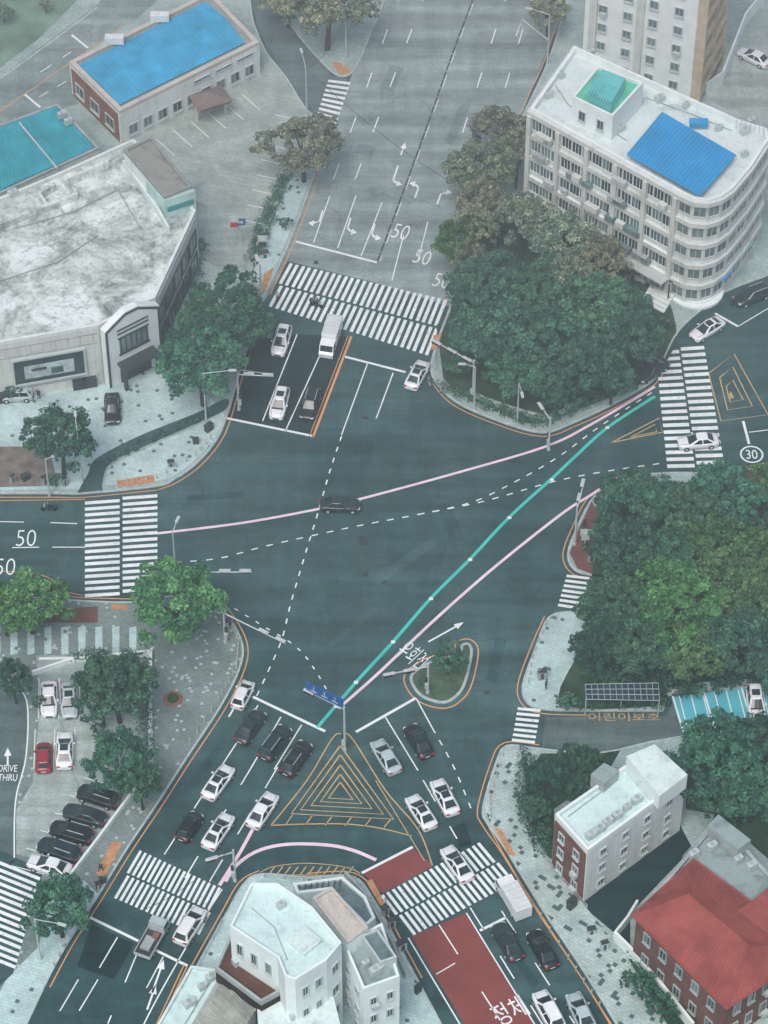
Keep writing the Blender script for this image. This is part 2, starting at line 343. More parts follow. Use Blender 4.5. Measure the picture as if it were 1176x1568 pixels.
line([(523,668),(505,722),(484,795),(467,850),(445,925),(432,978),(412,1025),(392,1068)],.15,WHTS,dash=DA)
line([(343,922),(400,957),(455,992),(488,1035),(513,1082)],.15,WHTS,dash=(.7,.8))
line([(345,640),(480,668)],.32,WHTS); line([(527,546),(621,570)],.32,WHTS); line([(453,370),(577,402)],.32,WHTS); line([(387,1067),(498,1120)],.32,WHTS); line([(545,1121),(637,1069)],.32,WHTS)
line([(538,515),(479,670)],.28,ORG); line([(533,514),(474,668)],.1,ORG)
line([(563,556),(523,666)],.14,WHTS); line([(602,571),(576,641)],.14,WHTS); line([(455,512),(402,645)],.14,WHTS); line([(494,535),(437,660)],.14,WHTS); line([(370,560),(350,632)],.12,WHTS)
line([(365,566),(418,574)],.12,WHTS)
line([(735,-30),(722,5),(690,90),(655,190),(615,300),(578,400)],.2,MDARK,.02,(1.6,.35))
line([(738,-30),(725,5),(693,90),(658,190),(618,300),(582,400)],.08,WHTS,.022,(2.5,2.5))
for k,(a,b) in enumerate([((655,-20),(540,285)),((617,-20),(505,290)),((780,-20),(690,260)),((820,-20),(715,330))]):
    line([a,b],.15,WHTS,.022,(3,6.2) )
for a,b in (((505,300),(480,372)),((545,300),(517,380)),((585,310),(553,392)),((618,360),(600,430)),((655,340),(640,400))): line([a,b],.13,WHTS,.024)
line([(790,55),(800,30),(840,62)],.15,WHTS,smooth=False)
for a,b in (((395,1080),(362,1138)),((430,1098),(388,1170)),((462,1110),(420,1178))): line([a,b],.14,WHTS)
for a,b in (((362,1138),(228,1345)),((388,1170),(268,1370)),((425,1175),(300,1385))): line([a,b],.14,WHTS,dash=(3,3.5))
line([(340,1362),(300,1425),(240,1530),(205,1600)],.14,WHTS)
line([(138,1405),(212,1441)],.3,WHTS); line([(238,1455),(287,1479)],.3,WHTS)
for a,b in (((180,1435),(130,1520)),((212,1455),(165,1568)),((250,1465),(210,1540)),((150,1500),(90,1600)),((120,1500),(80,1568))): line([a,b],.13,WHTS,dash=(4,4))
line([(287,1479),(230,1600)],.13,ORG); line([(282,1477),(225,1600)],.13,ORG)
line([(637,1069),(662,1115)],.14,WHTS); line([(662,1115),(695,1175),(724,1245)],.14,WHTS,dash=DA)
line([(590,1098),(640,1180)],.14,WHTS); line([(648,1195),(700,1285)],.14,WHTS,dash=(3,3.5))
line([(720,1390),(850,1600)],.14,WHTS,dash=(3,3.5)); line([(768,1395),(880,1568)],.14,WHTS,dash=(3,4)); line([(735,1425),(775,1405)],.3,WHTS)
line([(742,1255),(790,1340),(860,1450),(950,1590)],.12,ORG)
sheet('red_lane',[(555,1336),(631,1298),(664,1326),(586,1368)],.014,REDP); line([(554,1337),(632,1297)],.3,WHTS,.03)
sheet('red_lane',[(630,1434),(714,1398),(850,1620),(742,1620)],.014,REDP)
line([(672,1416),(790,1600)],.14,WHTS,.03,(4,5)); line([(625,1436),(735,1620)],.14,WHTS,.03); line([(714,1398),(850,1620)],.14,WHTS,.03)
line([(668,1492),(697,1475)],.12,WHTS,.032)
line([(415,1264),(470,1195),(508,1132),(523,1124),(540,1132),(590,1210),(640,1270),(662,1325)],.14,YEL)
line([(415,1264),(470,1262),(530,1262),(580,1268),(630,1280)],.14,YEL)
for k in (.84,.68,.5,.34,.2):
    c=(521,1215); T=[(521,1128),(432,1252),(618,1262)]
    q=[(c[0]+(x-c[0])*k,c[1]+(y-c[1])*k) for x,y in T]; line(q+[q[0]],.17,YEL,smooth=False)
for k in range(6):
    u=448+k*30; line([(u,1248+k*1.4),(u-10,1262+k*1.0)],.12,YEL)
line([(575,1195),(650,1318)],.1,YEL)
line([(345,1350),(362,1325),(395,1303),(440,1293),(500,1294),(540,1302),(576,1317)],.4,PNK)
line([(387,1270),(366,1308),(336,1356)],.36,PNK,.027)
line([(398,1336),(420,1327),(470,1322),(530,1328),(552,1338)],.1,YEL); line([(405,1340),(470,1340),(545,1342)],.1,YEL)
for k in range(11): u=412+k*12; line([(u,1339),(u+9,1327)],.14,YEL)
line([(1085,572),(1124,542),(1176,635),(1104,645),(1085,572)],.15,YEL,smooth=False)
line([(1102,578),(1122,562),(1152,622),(1114,628),(1102,578)],.15,YEL,smooth=False)
line([(1112,592),(1122,582),(1138,612),(1118,616),(1112,592)],.15,YEL,smooth=False)
line([(936,678),(1010,640),(1014,662),(936,678)],.14,YEL,smooth=False); line([(965,670),(1003,650),(1006,661),(965,670)],.12,YEL,smooth=False)
line([(1138,645),(1147,680)],.3,WHTS); line([(1095,480),(1130,500)],.3,WHTS); line([(1147,662),(1330,640)],.12,WHTS,dash=(3,3)); line([(1108,720),(1180,708)],.13,ORG); line([(1130,500),(1180,470)],.12,WHTS)
line([(130,838),(80,838)],.13,WHTS); line([(118,802),(60,800),(-60,798)],.13,WHTS,dash=(3,3)); line([(60,838),(-60,840)],.13,WHTS,dash=(3,3)); line([(130,765),(-100,768)],.11,ORG); line([(128,912),(100,905),(60,880),(-60,872)],.11,ORG)
for k in range(6):
    a=(240+k*26,215-k*14); line([a,(a[0]+28,a[1]+25)],.12,WHTS,Z+.02)
for k in range(8):
    line([(405+k*7,345-k*23),(372+k*7,338-k*23)],.12,WHTS,Z+.02)
line([(60,1010),(228,1006)],.35,WHTS,Z+.03); line([(230,1006),(232,1180)],.35,WHTS,Z+.03)
for u in (60,91,122): line([(u,1040),(u-1,1102)],.1,WHTS,Z+.02)
for u in (54,84,115): line([(u,1118),(u-2,1178)],.1,WHTS,Z+.02)
for k in range(6): line([(178-k*22,1205+k*27),(128-k*22,1192+k*27)],.1,WHTS,Z+.02)
for k in range(5): line([(20-k*2,1320+k*2),(22,1318)],.1,WHTS,Z+.03)
line([(25,1050),(42,1080),(40,1160),(24,1228),(22,1315)],.15,WHTS,Z+.03)
line([(0,172),(115,92),(190,40)],.13,ORG,Z+.02); line([(38,146),(62,166)],.3,WHTS,Z+.025); line([(110,55),(135,75)],.3,WHTS,Z+.025); line([(62,112),(110,80)],.13,WHTS,Z+.02,(2,2)); line([(60,150),(115,118)],.12,WHTS,Z+.02,(1.5,1.5)); line([(0,122),(75,68),(150,12)],.25,KERB,Z+.03)
sheet('blue_parking_bay',[(1028,1068),(1176,1046),(1330,1030),(1330,1080),(1176,1108),(1045,1122)],.02,BLUP)
for k in range(9):
    u=1040+k*18; line([(u,1066-k*2),(u+13,1117-k*2)],.12,WHTS,.03)
for u in (1030,1078,1135): line([(u,1066-(u-1030)*.14),(u+16,1120-(u-1030)*.12)],.2,WHTS,.034)
def text(s,u,v,du,dv,w,h,m,z=.03,bold=0.0):
    c=bpy.data.curves.new('t','FONT'); c.body=s; c.align_x='CENTER'; c.align_y='CENTER'; c.offset=bold
    o=bpy.data.objects.new('t',c); scene.collection.objects.link(o); bpy.context.view_layer.update()
    me=o.evaluated_get(bpy.context.evaluated_depsgraph_get()).to_mesh()
    if len(me.vertices)>0:
        vs=np.array([x.co[:] for x in me.vertices]); mn=vs.min(0);mx=vs.max(0); sc=(mx-mn); cc=(mn+mx)/2
        a=P(u,v); x=(P(u+du,v+dv)-a); x.z=0; x.normalize(); y=Vector((-x.y,x.x,0))
        pts=[]
        for q in vs:
            p=a+x*((q[0]-cc[0])/max(sc[0],1e-6)*w)+y*((q[1]-cc[1])/max(sc[1],1e-6)*h); pts.append((p.x,p.y,z))
        mk.raw(pts,[tuple(p.vertices) for p in me.polygons],m)
    o.to_mesh_clear(); bpy.data.objects.remove(o)
text('50',614,355,1,.22,2.0,2.6,WHTS,bold=-.010); text('50',647,394,1,.22,2.0,2.4,WHTS,bold=-.010); text('50',677,430,1,.22,2.0,2.4,WHTS,bold=-.010)
text('50',40,824,1,0,2.2,2.4,WHTS,bold=-.014); text('50',8,868,1,0,2.2,2.4,WHTS,bold=-.014)
text('우회전',633,1003,.85,.55,3.4,2.6,WHTS,bold=-.004); text('정체',780,1548,1,-.45,3.4,2.6,WHTS); text('어린이보호',956,1098,1,0,7.6,1.1,YEL)
text('DRIVE',12,1178,1,0,2.0,.9,WHTS,Z+.03); text('THRU',12,1192,1,0,2.0,.9,WHTS,Z+.03); text('30',1151,696,1,0,1.3,1.4,WHTS)
p=P(1151,696); strip([(p.x+1.25*math.cos(a),p.y+1.25*math.sin(a)) for a in np.linspace(0,2*math.pi,25)],.2,.03,WHTS)
def arrow(u,v,du,dv,L=4.0,turn=0,m=None,z=.03):
    m=m or WHTS; c=P(u,v); d=P(u+du,v+dv)-c; d.z=0; d.normalize(); s=Vector((-d.y,d.x,0)); q=lambda x,y:(c.x+d.x*x+s.x*y,c.y+d.y*x+s.y*y,z)
    mk.face([q(-L/2,-.1),q(L/2-1.1,-.1),q(L/2-1.1,.1),q(-L/2,.1)],m)
    if turn==0: mk.face([q(L/2-1.1,-.4),q(L/2,0),q(L/2-1.1,.4)],m)
    else:
        t=turn
        A_=[q(L/2-1.1,-.1),q(L/2-.6,.62*t),q(L/2-.85,.72*t),q(L/2-1.4,.1)]; mk.face(A_,m)
        mk.face([q(L/2-1.3,.6*t),q(L/2-.2,.6*t),q(L/2-.7,1.3*t)],m)
arrow(490,336,-.3,1,3.2,-1); arrow(533,347,-.3,1,3.2,1); arrow(570,356,-.3,1,3.2,1); arrow(604,270,-.35,1,4.0,1)
arrow(640,290,.35,-1,3.2,1); arrow(674,300,.35,-1,3.2,-1); arrow(617,228,.35,-1,2.4); arrow(683,968,.9,-.5,4.8); arrow(242,1495,.35,-1,4); arrow(232,1527,.35,-1,3)
arrow(12,1160,0,-1,2.4,0,None,Z+.03); arrow(1119,605,0,-1,1.2,0,YEL); arrow(358,1085,.6,-1,2.5)
mk.build('road_markings')
def rnd_sheet(name,u,v,w,h,m,z,a=None):
    p=P(u,v); b=MB(); a=random.uniform(-.5,.5) if a is None else a; x=Vector((math.cos(a),math.sin(a),0)); y=Vector((-x.y,x.x,0)); c=Vector((p.x,p.y,z))
    b.face([c-x*w-y*h,c+x*w-y*h,c+x*w+y*h,c-x*w+y*h],m); b.build(name)
rnd_sheet('asphalt_patch',556,828,.55,.7,MDARK,.017)
AMID=asphalt('asphalt_mid',(.024,.062,.067),(.036,.084,.088)); ALGT=asphalt('asphalt_light',(.046,.100,.103),(.060,.120,.121))
for u,v,w_,h_,m_,a_ in ((620,860,4.5,.6,ALGT,.75),(690,800,.8,3.0,AMID,.3),(330,760,3.2,.5,AMID,.1),(760,1010,.6,3.0,AMID,-.2),(560,700,.5,2.6,AMID,-.25),(310,1180,.5,3.6,AMID,-.5),(660,1320,1.2,.8,AMID,.5),(180,800,1.6,.6,AMID,0),(540,960,3.6,.4,ALGT,.8),(820,720,3.4,.4,AMID,.45),(1120,690,1.6,.5,AMID,.1),(800,1480,.5,2.6,AMID,.5)):
    rnd_sheet('asphalt_patch',u,v,w_,h_,m_,.006,a_)
for u,v,w_,h_,a_ in ((600,120,.9,2.5,-.3),(700,190,.6,4,-.3),(560,230,1.2,1.0,-.3)): rnd_sheet('asphalt_patch',u,v,w_,h_,asphalt('asphalt_worn_dark',(.15,.21,.21),(.19,.25,.245)),.012,a_)
b=MB()
for u,v in ((590,892),(640,940),(466,768),(700,1000),(320,905),(800,905),(670,760),(484,402),(560,640),(745,1060),(300,1130),(450,1290),(157,853),(186,700),(640,690),(255,980),(875,1170),(610,1140),(560,880)):
    p=P(u,v); b.face([(p.x+.33*math.cos(a),p.y+.33*math.sin(a),.018) for a in np.linspace(0,2*math.pi,13)[:-1]],MDARK)
b.build('manhole_covers')
sheet('asphalt_patch',[(690,1270),(712,1258),(722,1292),(705,1298)],.017,ASPD)
sheet('asphalt_patch',[(140,1415),(205,1445),(175,1500),(118,1480)],.017,ASPD)
isl=[(656,1014),(632,1030),(628,1045),(645,1068),(680,1078),(704,1064),(716,1040),(724,1000),(718,986),(706,988),(700,1000)]
w=ccw(G(smo(isl+[isl[0]],5)[:-1])); b=MB(); b.ring(w,inset(w,.3),0,.15,KERB); b.face([(x,y,.13) for x,y in inset(w,.15)],M('island_grass',(.09,.15,.09),.95,.45,.6)); b.build('traffic_island')
b=MB(); o=inset(w,-.6); strip(o+[o[0]],.16,.02,ORG,b); b.build('island_edge_line')
b=MB(); w=[P(*q) for q in smo([(725,608),(760,622),(820,640),(850,640),(905,606)],4)]
strip_o=offset(w,.2); strip_i=offset(w,-.2)
for i in range(len(w)-1):
    q=[strip_i[i],strip_i[i+1],strip_o[i+1],strip_o[i]]; b.prism(q,.1,.7,KERB)
b.build('planter_wall')
# ------------------------------------------------------------------ buildings
def win(b,A,B,z0,z1,cols,rows,wf=.6,hf=.55,glass=None,frame=None,u0=0.05,u1=.95,sill=True,mull=1,off=.5,vary=True):
    A=Vector((A[0],A[1],0));B=Vector((B[0],B[1],0)); L=(B-A).length; d=(B-A)/L; nrm=Vector((d.y,-d.x,0)); up=Vector((0,0,1))
    cw=L*(u1-u0)/cols; rh=(z1-z0)/rows; glass=glass or GLASS; frame=frame or METAL
    for r in range(rows):
        for c in range(cols):
            x=L*u0+cw*(c+.5); zc=z0+rh*(r+off); hw=cw*wf/2; hh=rh*hf/2
            o=A+d*x+up*zc
            b.box(o+nrm*.02,d*hw,nrm*.03,up*hh,glass if (not vary or random.random()<.8) else GLASL)
            if vary and random.random()<.3: b.box(o+nrm*.055-d*hw*.45,d*hw*.5,nrm*.008,up*hh*.95,GLASL)
            t=.06
            for s in(-1,1):
                b.box(o+nrm*.06+d*s*(hw+t),d*t,nrm*.085,up*(hh+2*t),frame)
                b.box(o+nrm*.06+up*s*(hh+t),d*hw,nrm*.08,up*t,frame)
            for k in range(mull): 
                b.box(o+nrm*.07+d*hw*(2*(k+1)/(mull+1)-1),d*.03,nrm*.04,up*hh,frame)
            if sill: b.box(o+nrm*.12-up*(hh+.2),d*(hw+.15),nrm*.13,up*.05,frame)
            if vary and random.random()<.10: b.box(o+nrm*.35-up*(hh+.1)+d*hw*.3,d*.4,nrm*.22,up*.3,METAL)
def bldg(px,z,wall,roof,par=.7,pt=.25,cop=None):
    w=[(p.x,p.y) for p in ccw(G(px,z))]
    b=MB(); b.prism(w,0,z-par,wall,topm=False); inn=inset(w,pt); b.face([(x,y,z-par+.01) for x,y in inset(w,pt*.5)],roof)
    b.ring(w,inn,z-par,z,cop or wall)
    return b,w
def edge(w,pxa,pxb,z):
    a=P(*pxa,z);b=P(*pxb,z)
    n=len(w); best=None
    for i in range(n):
        p,q=Vector(w[i]),Vector(w[(i+1)%n]); e=min((p-a.xy).length+(q-b.xy).length,(p-b.xy).length+(q-a.xy).length)
        if best is None or e<best[0]: best=(e,p,q)
    return best[1],best[2]
def ribroof(b,A,B,C,Dd,n,m,h=.08):
    A,B,C,Dd=map(Vector,(A,B,C,Dd)); pts=[]
    for i in range(n):
        for t,hh in ((0,0),(.7,0),(.75,h),(.95,h)):
            s=(i+t)/n; pts.append((A.lerp(B,s)+Vector((0,0,hh)),Dd.lerp(C,s)+Vector((0,0,hh))))
    pts.append((B,C))
    for i in range(len(pts)-1): b.face([pts[i][0],pts[i+1][0],pts[i+1][1],pts[i][1]],m)
def units(b,px,z,n=4,m=None):
    for u,v in px:
        p=P(u,v,z); s=random.uniform(.35,.6); a=.6
        b.box(p+Vector((0,0,.45)),(s*math.cos(a),s*math.sin(a),0),(-s*.6*math.sin(a),s*.6*math.cos(a),0),(0,0,.42),m or METAL)
        b.cyl(p+Vector((0,0,.87)),p+Vector((0,0,.93)),s*.45,s*.45,WALG,10)
def tank(b,u,v,z,r=.8,h=1.3,m=None):
    p=P(u,v,z); b.cyl(p,p+Vector((0,0,h)),r,r*.95,m or AQG,16); b.cyl(p+Vector((0,0,h)),p+Vector((0,0,h+.25)),r*.9,r*.25,m or AQG,16)
def pipes(b,pts,z,m=None):
    w=[P(u,v,z+.12) for u,v in pts]
    for i in range(len(w)-1): b.cyl(w[i],w[i+1],.06,.06,m or WALG,5)
def rail(b,pts,z,h=.9):
    w=[P(u,v,z) for u,v in pts]
    for i in range(len(w)-1):
        n=max(1,int((w[i+1]-w[i]).length/1.2))
        for k in range(n+1): q=w[i].lerp(w[i+1],k/n); b.cyl(q,q+Vector((0,0,h)),.03,.03,METAL,4)
        for hh in(.5*h,h): b.cyl(w[i]+Vector((0,0,hh)),w[i+1]+Vector((0,0,hh)),.03,.03,METAL,4)
def fin(b,name,w): 
    c=(sum(p[0] for p in w)/len(w),sum(p[1] for p in w)/len(w),0); return b.build(name,c)
# B1
q=[(106,94),(183,170),(397,64),(322,-14)]; z=5.5
b,w=bldg(q,z,WALL,ROOFD,.5,.6,ROOFC)
a,bb,c,d=[P(*x,z) for x in q]; lerp=lambda s,t:(a.lerp(bb,s)).lerp(d.lerp(c,s),t)
A0=lerp(.09,.03);A1=lerp(.5,.03);A2=lerp(.9,.03);B0=lerp(.09,.93);B1=lerp(.5,.93);B2=lerp(.9,.93)
for p in (A0,B0,A2,B2): p.z=z-.25
for p in (A1,B1): p.z=z+.45
ribroof(b,A0,B0,B1,A1,30,BLUR); ribroof(b,B2,A2,A1,B1,30,BLUR)
b.face([A0,A1,A2],BLUR); b.face([B0,B2,B1],BLUR); b.cyl(A1,B1,.12,.12,BLUR,6)
for t in (.3,.62):
    p=lerp(0.05,t); b.box(Vector((p.x,p.y,z+.5)),(1.2,-.0,0),(0,.5,0),(0,0,.5),WALL)
e1=edge(w,(183,170),(397,64),z); win(b,*e1,.3,3.2,9,1,.55,.5,u0=.03,u1=.97); win(b,*e1,3.4,4.9,3,1,.7,.25,GLASL,u0=.5,u1=.97,sill=False)
e2=edge(w,(106,94),(183,170),z)
A,B=e2; dd=(B-A).normalized(); nn_=Vector((dd.y,-dd.x)); mid=(A+B)/2
b.box((mid.x+nn_.x*.05,mid.y+nn_.y*.05,2.4),(dd.x*(B-A).length*.46,dd.y*(B-A).length*.46,0),(nn_.x*.06,nn_.y*.06,0),(0,0,2.3),BRN)
win(b,A+nn_*.1,B+nn_*.1,.4,4,3,1,.5,.45)
p=P(322,150,3.2); x=Vector((.9,.45,0)).normalized(); y=Vector((-x.y,x.x,0))
b.box((p.x,p.y,2.9),x*2.2,y*1.6,(0,0,.12),BRN); b.raw([p+x*2.3+y*1.7,p-x*2.3+y*1.7,p-x*2.3-y*1.7,p+x*2.3-y*1.7,p+Vector((0,0,1.0))],[(0,1,4),(1,2,4),(2,3,4),(3,0,4)],M('canopy_brown',(.20,.17,.15),.8,.2,.6))
for s in(-1,1): b.box(Vector((p.x,p.y,1.4))+x*s*2,x*.15,y*.15,(0,0,1.4),WALC)
fin(b,'blue_roof_shop_building',w)
# B2
q=[(-130,252),(-5,192),(88,158),(152,226),(0,296),(-120,350)]; z=5.5
b,w=bldg(q,z,WALC,BLUR2,.35,.3,WALG)
ribroof(b,P(-5,196,z-.2),P(85,162,z-.2),P(145,226,z-.2),P(2,290,z-.2),26,BLUR2); ribroof(b,P(-125,254,z-.2),P(-8,197,z-.2),P(0,290,z-.2),P(-115,345,z-.2),26,BLUR2)
p0=P(30,188,z+.1);p1=P(88,258,z+.1); b.cyl(p0,p1,.14,.14,METAL,6); units(b,[(95,180),(105,190)],z)
fin(b,'teal_roof_warehouse',w)
# B3 bank
q=[(-120,352),(80,268),(205,212),(300,322),(238,455),(150,498),(-120,545)]; z=9.5
b,w=bldg(q,z,WALC,WEATH,.5,.35,WALL)
e1=edge(w,(150,498),(-120,545),z); A,B=e1
if (A-P(150,498,z).xy).length>1: A,B=B,A
dv=(B-A); L=dv.length; dv=dv/L; nv=Vector((dv.y,-dv.x)); 
if nv.y>0: nv=-nv
d3=dv.to_3d(); n3=nv.to_3d()
c0=(A+dv*L*.30).to_3d()
b.box(c0+n3*.08+Vector((0,0,4.3)),d3*4.1,n3*.1,(0,0,1.9),GLASS); b.box(c0+n3*.2+Vector((0,0,4.1)),d3*2.9,n3*.05,(0,0,1.0),M('display_screen',(.50,.62,.64),.4,.5,.9)); 
b.box(c0+n3*.24+Vector((0,0,3.8))-d3*.9,d3*.7,n3*.04,(0,0,.5),M('poster_dark',(.05,.12,.14),.5,.4,1)); b.box(c0+n3*.24+Vector((0,0,4.4))+d3*1.2,d3*.9,n3*.04,(0,0,.2),MDARK)
for s in(-1,1): b.box(c0+n3*.15+d3*s*4.2+Vector((0,0,4.3)),d3*.12,n3*.2,(0,0,2.1),METAL); b.box(c0+n3*.15+Vector((0,0,4.3+2.0*s)),d3*4.1,n3*.19,(0,0,.12),METAL)
for zz in (1.6,6.8,8.3): b.box((A+dv*L*.5).to_3d()+n3*.03+Vector((0,0,zz)),d3*L*.49,n3*.04,(0,0,.05),WALG)
for k in range(14): b.box((A+dv*L*(k+.5)/14).to_3d()+n3*.02+Vector((0,0,7.6)),d3*.03,n3*.025,(0,0,.6),WALG)
for k,m_ in ((.08,MDARK),(.14,GLASS),(.45,WALG),(.52,GLASL),(.58,MDARK)): b.box((A+dv*L*k).to_3d()+n3*.3+Vector((0,0,.9)),d3*.8,n3*.3,(0,0,.7),m_)
e1=edge(w,(300,322),(238,455),z); win(b,*e1,.4,7.5,5,2,.8,.72,GLASS,MDARK,u0=.03,u1=.97,sill=False)
b.box(((e1[0].x+e1[1].x)/2,(e1[0].y+e1[1].y)/2,8.4),((e1[1]-e1[0])*.45).to_3d(),(.1,-.03,0),(0,0,.5),METAL)
def rwall(pts,z,h,t,m):
    w_=[(p.x,p.y) for p in G(pts,z)]; a_=offset(w_,t/2);c_=offset(w_,-t/2)
    for i in range(len(w_)-1): b.prism(ccw([a_[i],a_[i+1],c_[i+1],c_[i]]),z-.5,z+h,m)
rwall([(-40,362),(20,338),(72,318),(118,300)],z,.5,.5,WEATH); rwall([(72,318),(60,300),(85,286)],z,.6,.4,WEATH); rwall([(118,300),(100,282),(165,254)],z,.8,.4,WEATH); rwall([(190,250),(240,320),(258,352)],z,.5,.35,WALL); rwall([(-60,400),(0,382)],z,.3,.3,WEATH)
units(b,[(50,335),(95,312),(190,290),(20,300)],z-.5)
pipes(b,[(20,350),(110,325),(180,290),(215,350)],z-.4); pipes(b,[(0,430),(90,400),(150,360)],z-.4)
# gable portal
A=P(152,500,z);B=P(236,458,z); dd=(B-A);dd.z=0; L=dd.length; dd.normalize(); nn_=Vector((dd.y,-dd.x,0)); o=Vector((A.x,A.y,0))+nn_*.15
prof=[(0,0),(L,0),(L,9.3),(L*.62,10.9),(L*.38,10.9),(0,9.3)]
PORT=M('portal_white',(.74,.83,.81),.7,.10,.6)
for off_,s in ((.9,1),(0,0)):
    b.face([o+dd*x+nn_*off_+Vector((0,0,zz)) for x,zz in prof],PORT)
for i in range(len(prof)):
    (x0,z0),(x1,z1)=prof[i],prof[(i+1)%len(prof)]; f=[o+dd*x0+Vector((0,0,z0)),o+dd*x1+Vector((0,0,z1)),o+dd*x1+nn_*.9+Vector((0,0,z1)),o+dd*x0+nn_*.9+Vector((0,0,z0))]; b.face(f,PORT)
of=o+nn_*.93
def bar(x0,z0,x1,z1,t,m,pr=.05):
    c=of+dd*(x0+x1)/2+Vector((0,0,(z0+z1)/2)); v=dd*(x1-x0)+Vector((0,0,z1-z0)); l=v.length; v.normalize(); b.box(c+nn_*pr*.5,v*l/2,nn_*pr,v.cross(nn_)*t,m)
for s0,s1 in zip(prof,prof[1:]+prof[:1]):
    k=.95; cx,cz=L/2,5.2; f=lambda p:(cx+(p[0]-cx)*k,cz+(p[1]-cz)*k)
    (x0,z0),(x1,z1)=f(s0),f(s1)
    if z0<.7 and z1<.7: continue
    bar(x0,z0,x1,z1,.13,MDARK)
for zz in (8.6,8.0): bar(L*.22,zz,L*.78,zz,.09,MDARK)
b.box(of+dd*L*.5+Vector((0,0,6.0)),dd*L*.26,nn_*.04,Vector((0,0,1.1)),GLASL); bar(L*.22,4.7,L*.78,4.7,.12,MDARK);bar(L*.22,7.3,L*.78,7.3,.08,MDARK)
for k in range(6): bar(L*(.26+k*.095),4.8,L*(.26+k*.095),7.2,.05,MDARK,.08)
b.box(of+dd*L*.5+Vector((0,0,1.7)),dd*L*.28,nn_*.03,Vector((0,0,1.6)),GLASS); b.box(of+dd*L*.5+nn_*.8+Vector((0,0,3.5)),dd*L*.33,nn_*.8,Vector((0,0,.15)),MDARK)
for s in(.2,.8): b.box(of+dd*L*s+nn_*1.3+Vector((0,0,1.7)),dd*.2,nn_*.2,Vector((0,0,1.7)),MDARK)
q2=ccw(G([(190,232),(232,212),(292,288),(252,304)],12)); q2=[(p.x,p.y) for p in q2]; b.prism(q2,9,12,WALL,stained('tower_roof',(.28,.29,.26),(.12,.13,.11),.9,.5)); b.ring(inset(q2,-.1),inset(q2,.3),12,12.35,M('tower_coping',(.28,.31,.29)))
q2=ccw(G([(226,276),(252,304),(296,290),(268,262)],12)); q2=[(p.x,p.y) for p in q2]; q2=inset(q2,-.15); b.prism(q2,.1,11.8,M('wall_mint',(.46,.66,.62)))
e1=edge(q2,(252,304),(296,290),12); A,B=e1; dv=(B-A).normalized(); nv=Vector((dv.y,-dv.x)); b.box(((A+B)/2+nv*.06).to_3d()+Vector((0,0,10.3)),dv.to_3d()*(B-A).length*.42,nv.to_3d()*.06,(0,0,.35),M('sign_teal',(.02,.25,.24),.6,.1,1))
fin(b,'bank_building',w)
# B4 five storey
z=17.0
arc=[(1040,293),(1062,304),(1085,306),(1105,300),(1122,288)]
q=[(812,166),(1040,293)]+arc[1:]+[(1150,255),(1178,212),(1174,196),(1130,182),(880,70)]
b,w=bldg(q,z,WALL,ROOFW,.9,.35,PORT)
e1=edge(w,(812,166),(1040,293),z)
A,B=e1; dv=(B-A); L=dv.length; dv=dv/L; nv=Vector((dv.y,-dv.x)); d3=dv.to_3d(); n3=nv.to_3d()
for fl in range(5):
    z0=.3+fl*3.25
    win(b,A,B,z0,z0+3.2,14,1,.90,.58,GLASS if fl else GLASL,PORT,u0=.02,u1=.98,sill=False,mull=2,off=.55)
    b.box((A+dv*L/2).to_3d()+n3*.16+Vector((0,0,z0+3.05)),d3*L/2,n3*.15,(0,0,.16),PORT)
    for k in range(7):
        if random.random()<.85:
            x=random.uniform(.05,.95)*L; b.box((A+dv*x).to_3d()+n3*.5+Vector((0,0,z0+.75)),d3*random.uniform(.4,1.1),n3*.35,(0,0,random.uniform(.25,.45)),random.choice([METAL,WALG,GLASL,WALC]))
for k in range(6): b.box((A+dv*(L*(k/5.0)*.98+.2)).to_3d()+n3*.25+Vector((0,0,8)),d3*.3,n3*.27,(0,0,8.1),WALC)
b.box((A+dv*L*.5).to_3d()+n3*1.0+Vector((0,0,3.3)),d3*L*.5,n3*.9,(0,0,.12),METAL)
for k in range(7): b.box((A+dv*L*(.08+k*.14)).to_3d()+n3*1.7+Vector((0,0,2.9)),d3*1.3,n3*.08,(0,0,.4),random.choice([WALG,MDARK,GLASL,METAL]))
for fl in range(5):
    zz=3.3*fl+3.1; b.ring(inset(w,-.35),inset(w,-.02),zz-.3,zz+.35,WALC)
n=len(w)
for i in range(n):
    A,B=Vector(w[i]),Vector(w[(i+1)%n]); mid=(A+B)/2
    if (mid-P(1100,298,z).xy).length<12 or (mid-P(1165,235,z).xy).length<4:
        L=(B-A).length
        for fl in range(5): win(b,A,B,3.3*fl+.4,3.3*fl+2.8,max(1,int(L/1.8)),1,.85,.6,GLASL,WALC,sill=False,off=.6,vary=False)
pq=[(p.x,p.y) for p in ccw(G([(876,152),(915,104),(985,130),(938,182)],19.5))]
b.prism(pq,16,19.5,PORT,ROOFG); b.ring(pq,inset(pq,.3),19.5,19.9,PORT)
pq=[(p.x,p.y) for p in ccw(G([(902,140),(922,106),(958,120),(936,156)],21.3))]; b.prism(pq,19.5,21.3,AQG)
for k in range(9): b.box(P(905+k*4,133+k*1.8,21.35),(.08,.02,0),(.6,1.5,0),(0,0,.05),AQG)
e2=edge([(p.x,p.y) for p in ccw(G([(876,152),(915,104),(985,130),(938,182)],19.5))],(876,152),(938,182),19.5); win(b,*e2,16.3,19.2,2,1,.3,.45)
A,B,C,Dd=[P(*x,z+.25) for x in((961,236),(1014,172),(1126,237),(1072,299))]; ribroof(b,Dd,A,B,C,22,TARP,.1)
for p,q_ in((A,B),(B,C),(C,Dd),(Dd,A)): b.cyl(p-Vector((0,0,.05)),q_-Vector((0,0,.05)),.1,.1,TARP,6)
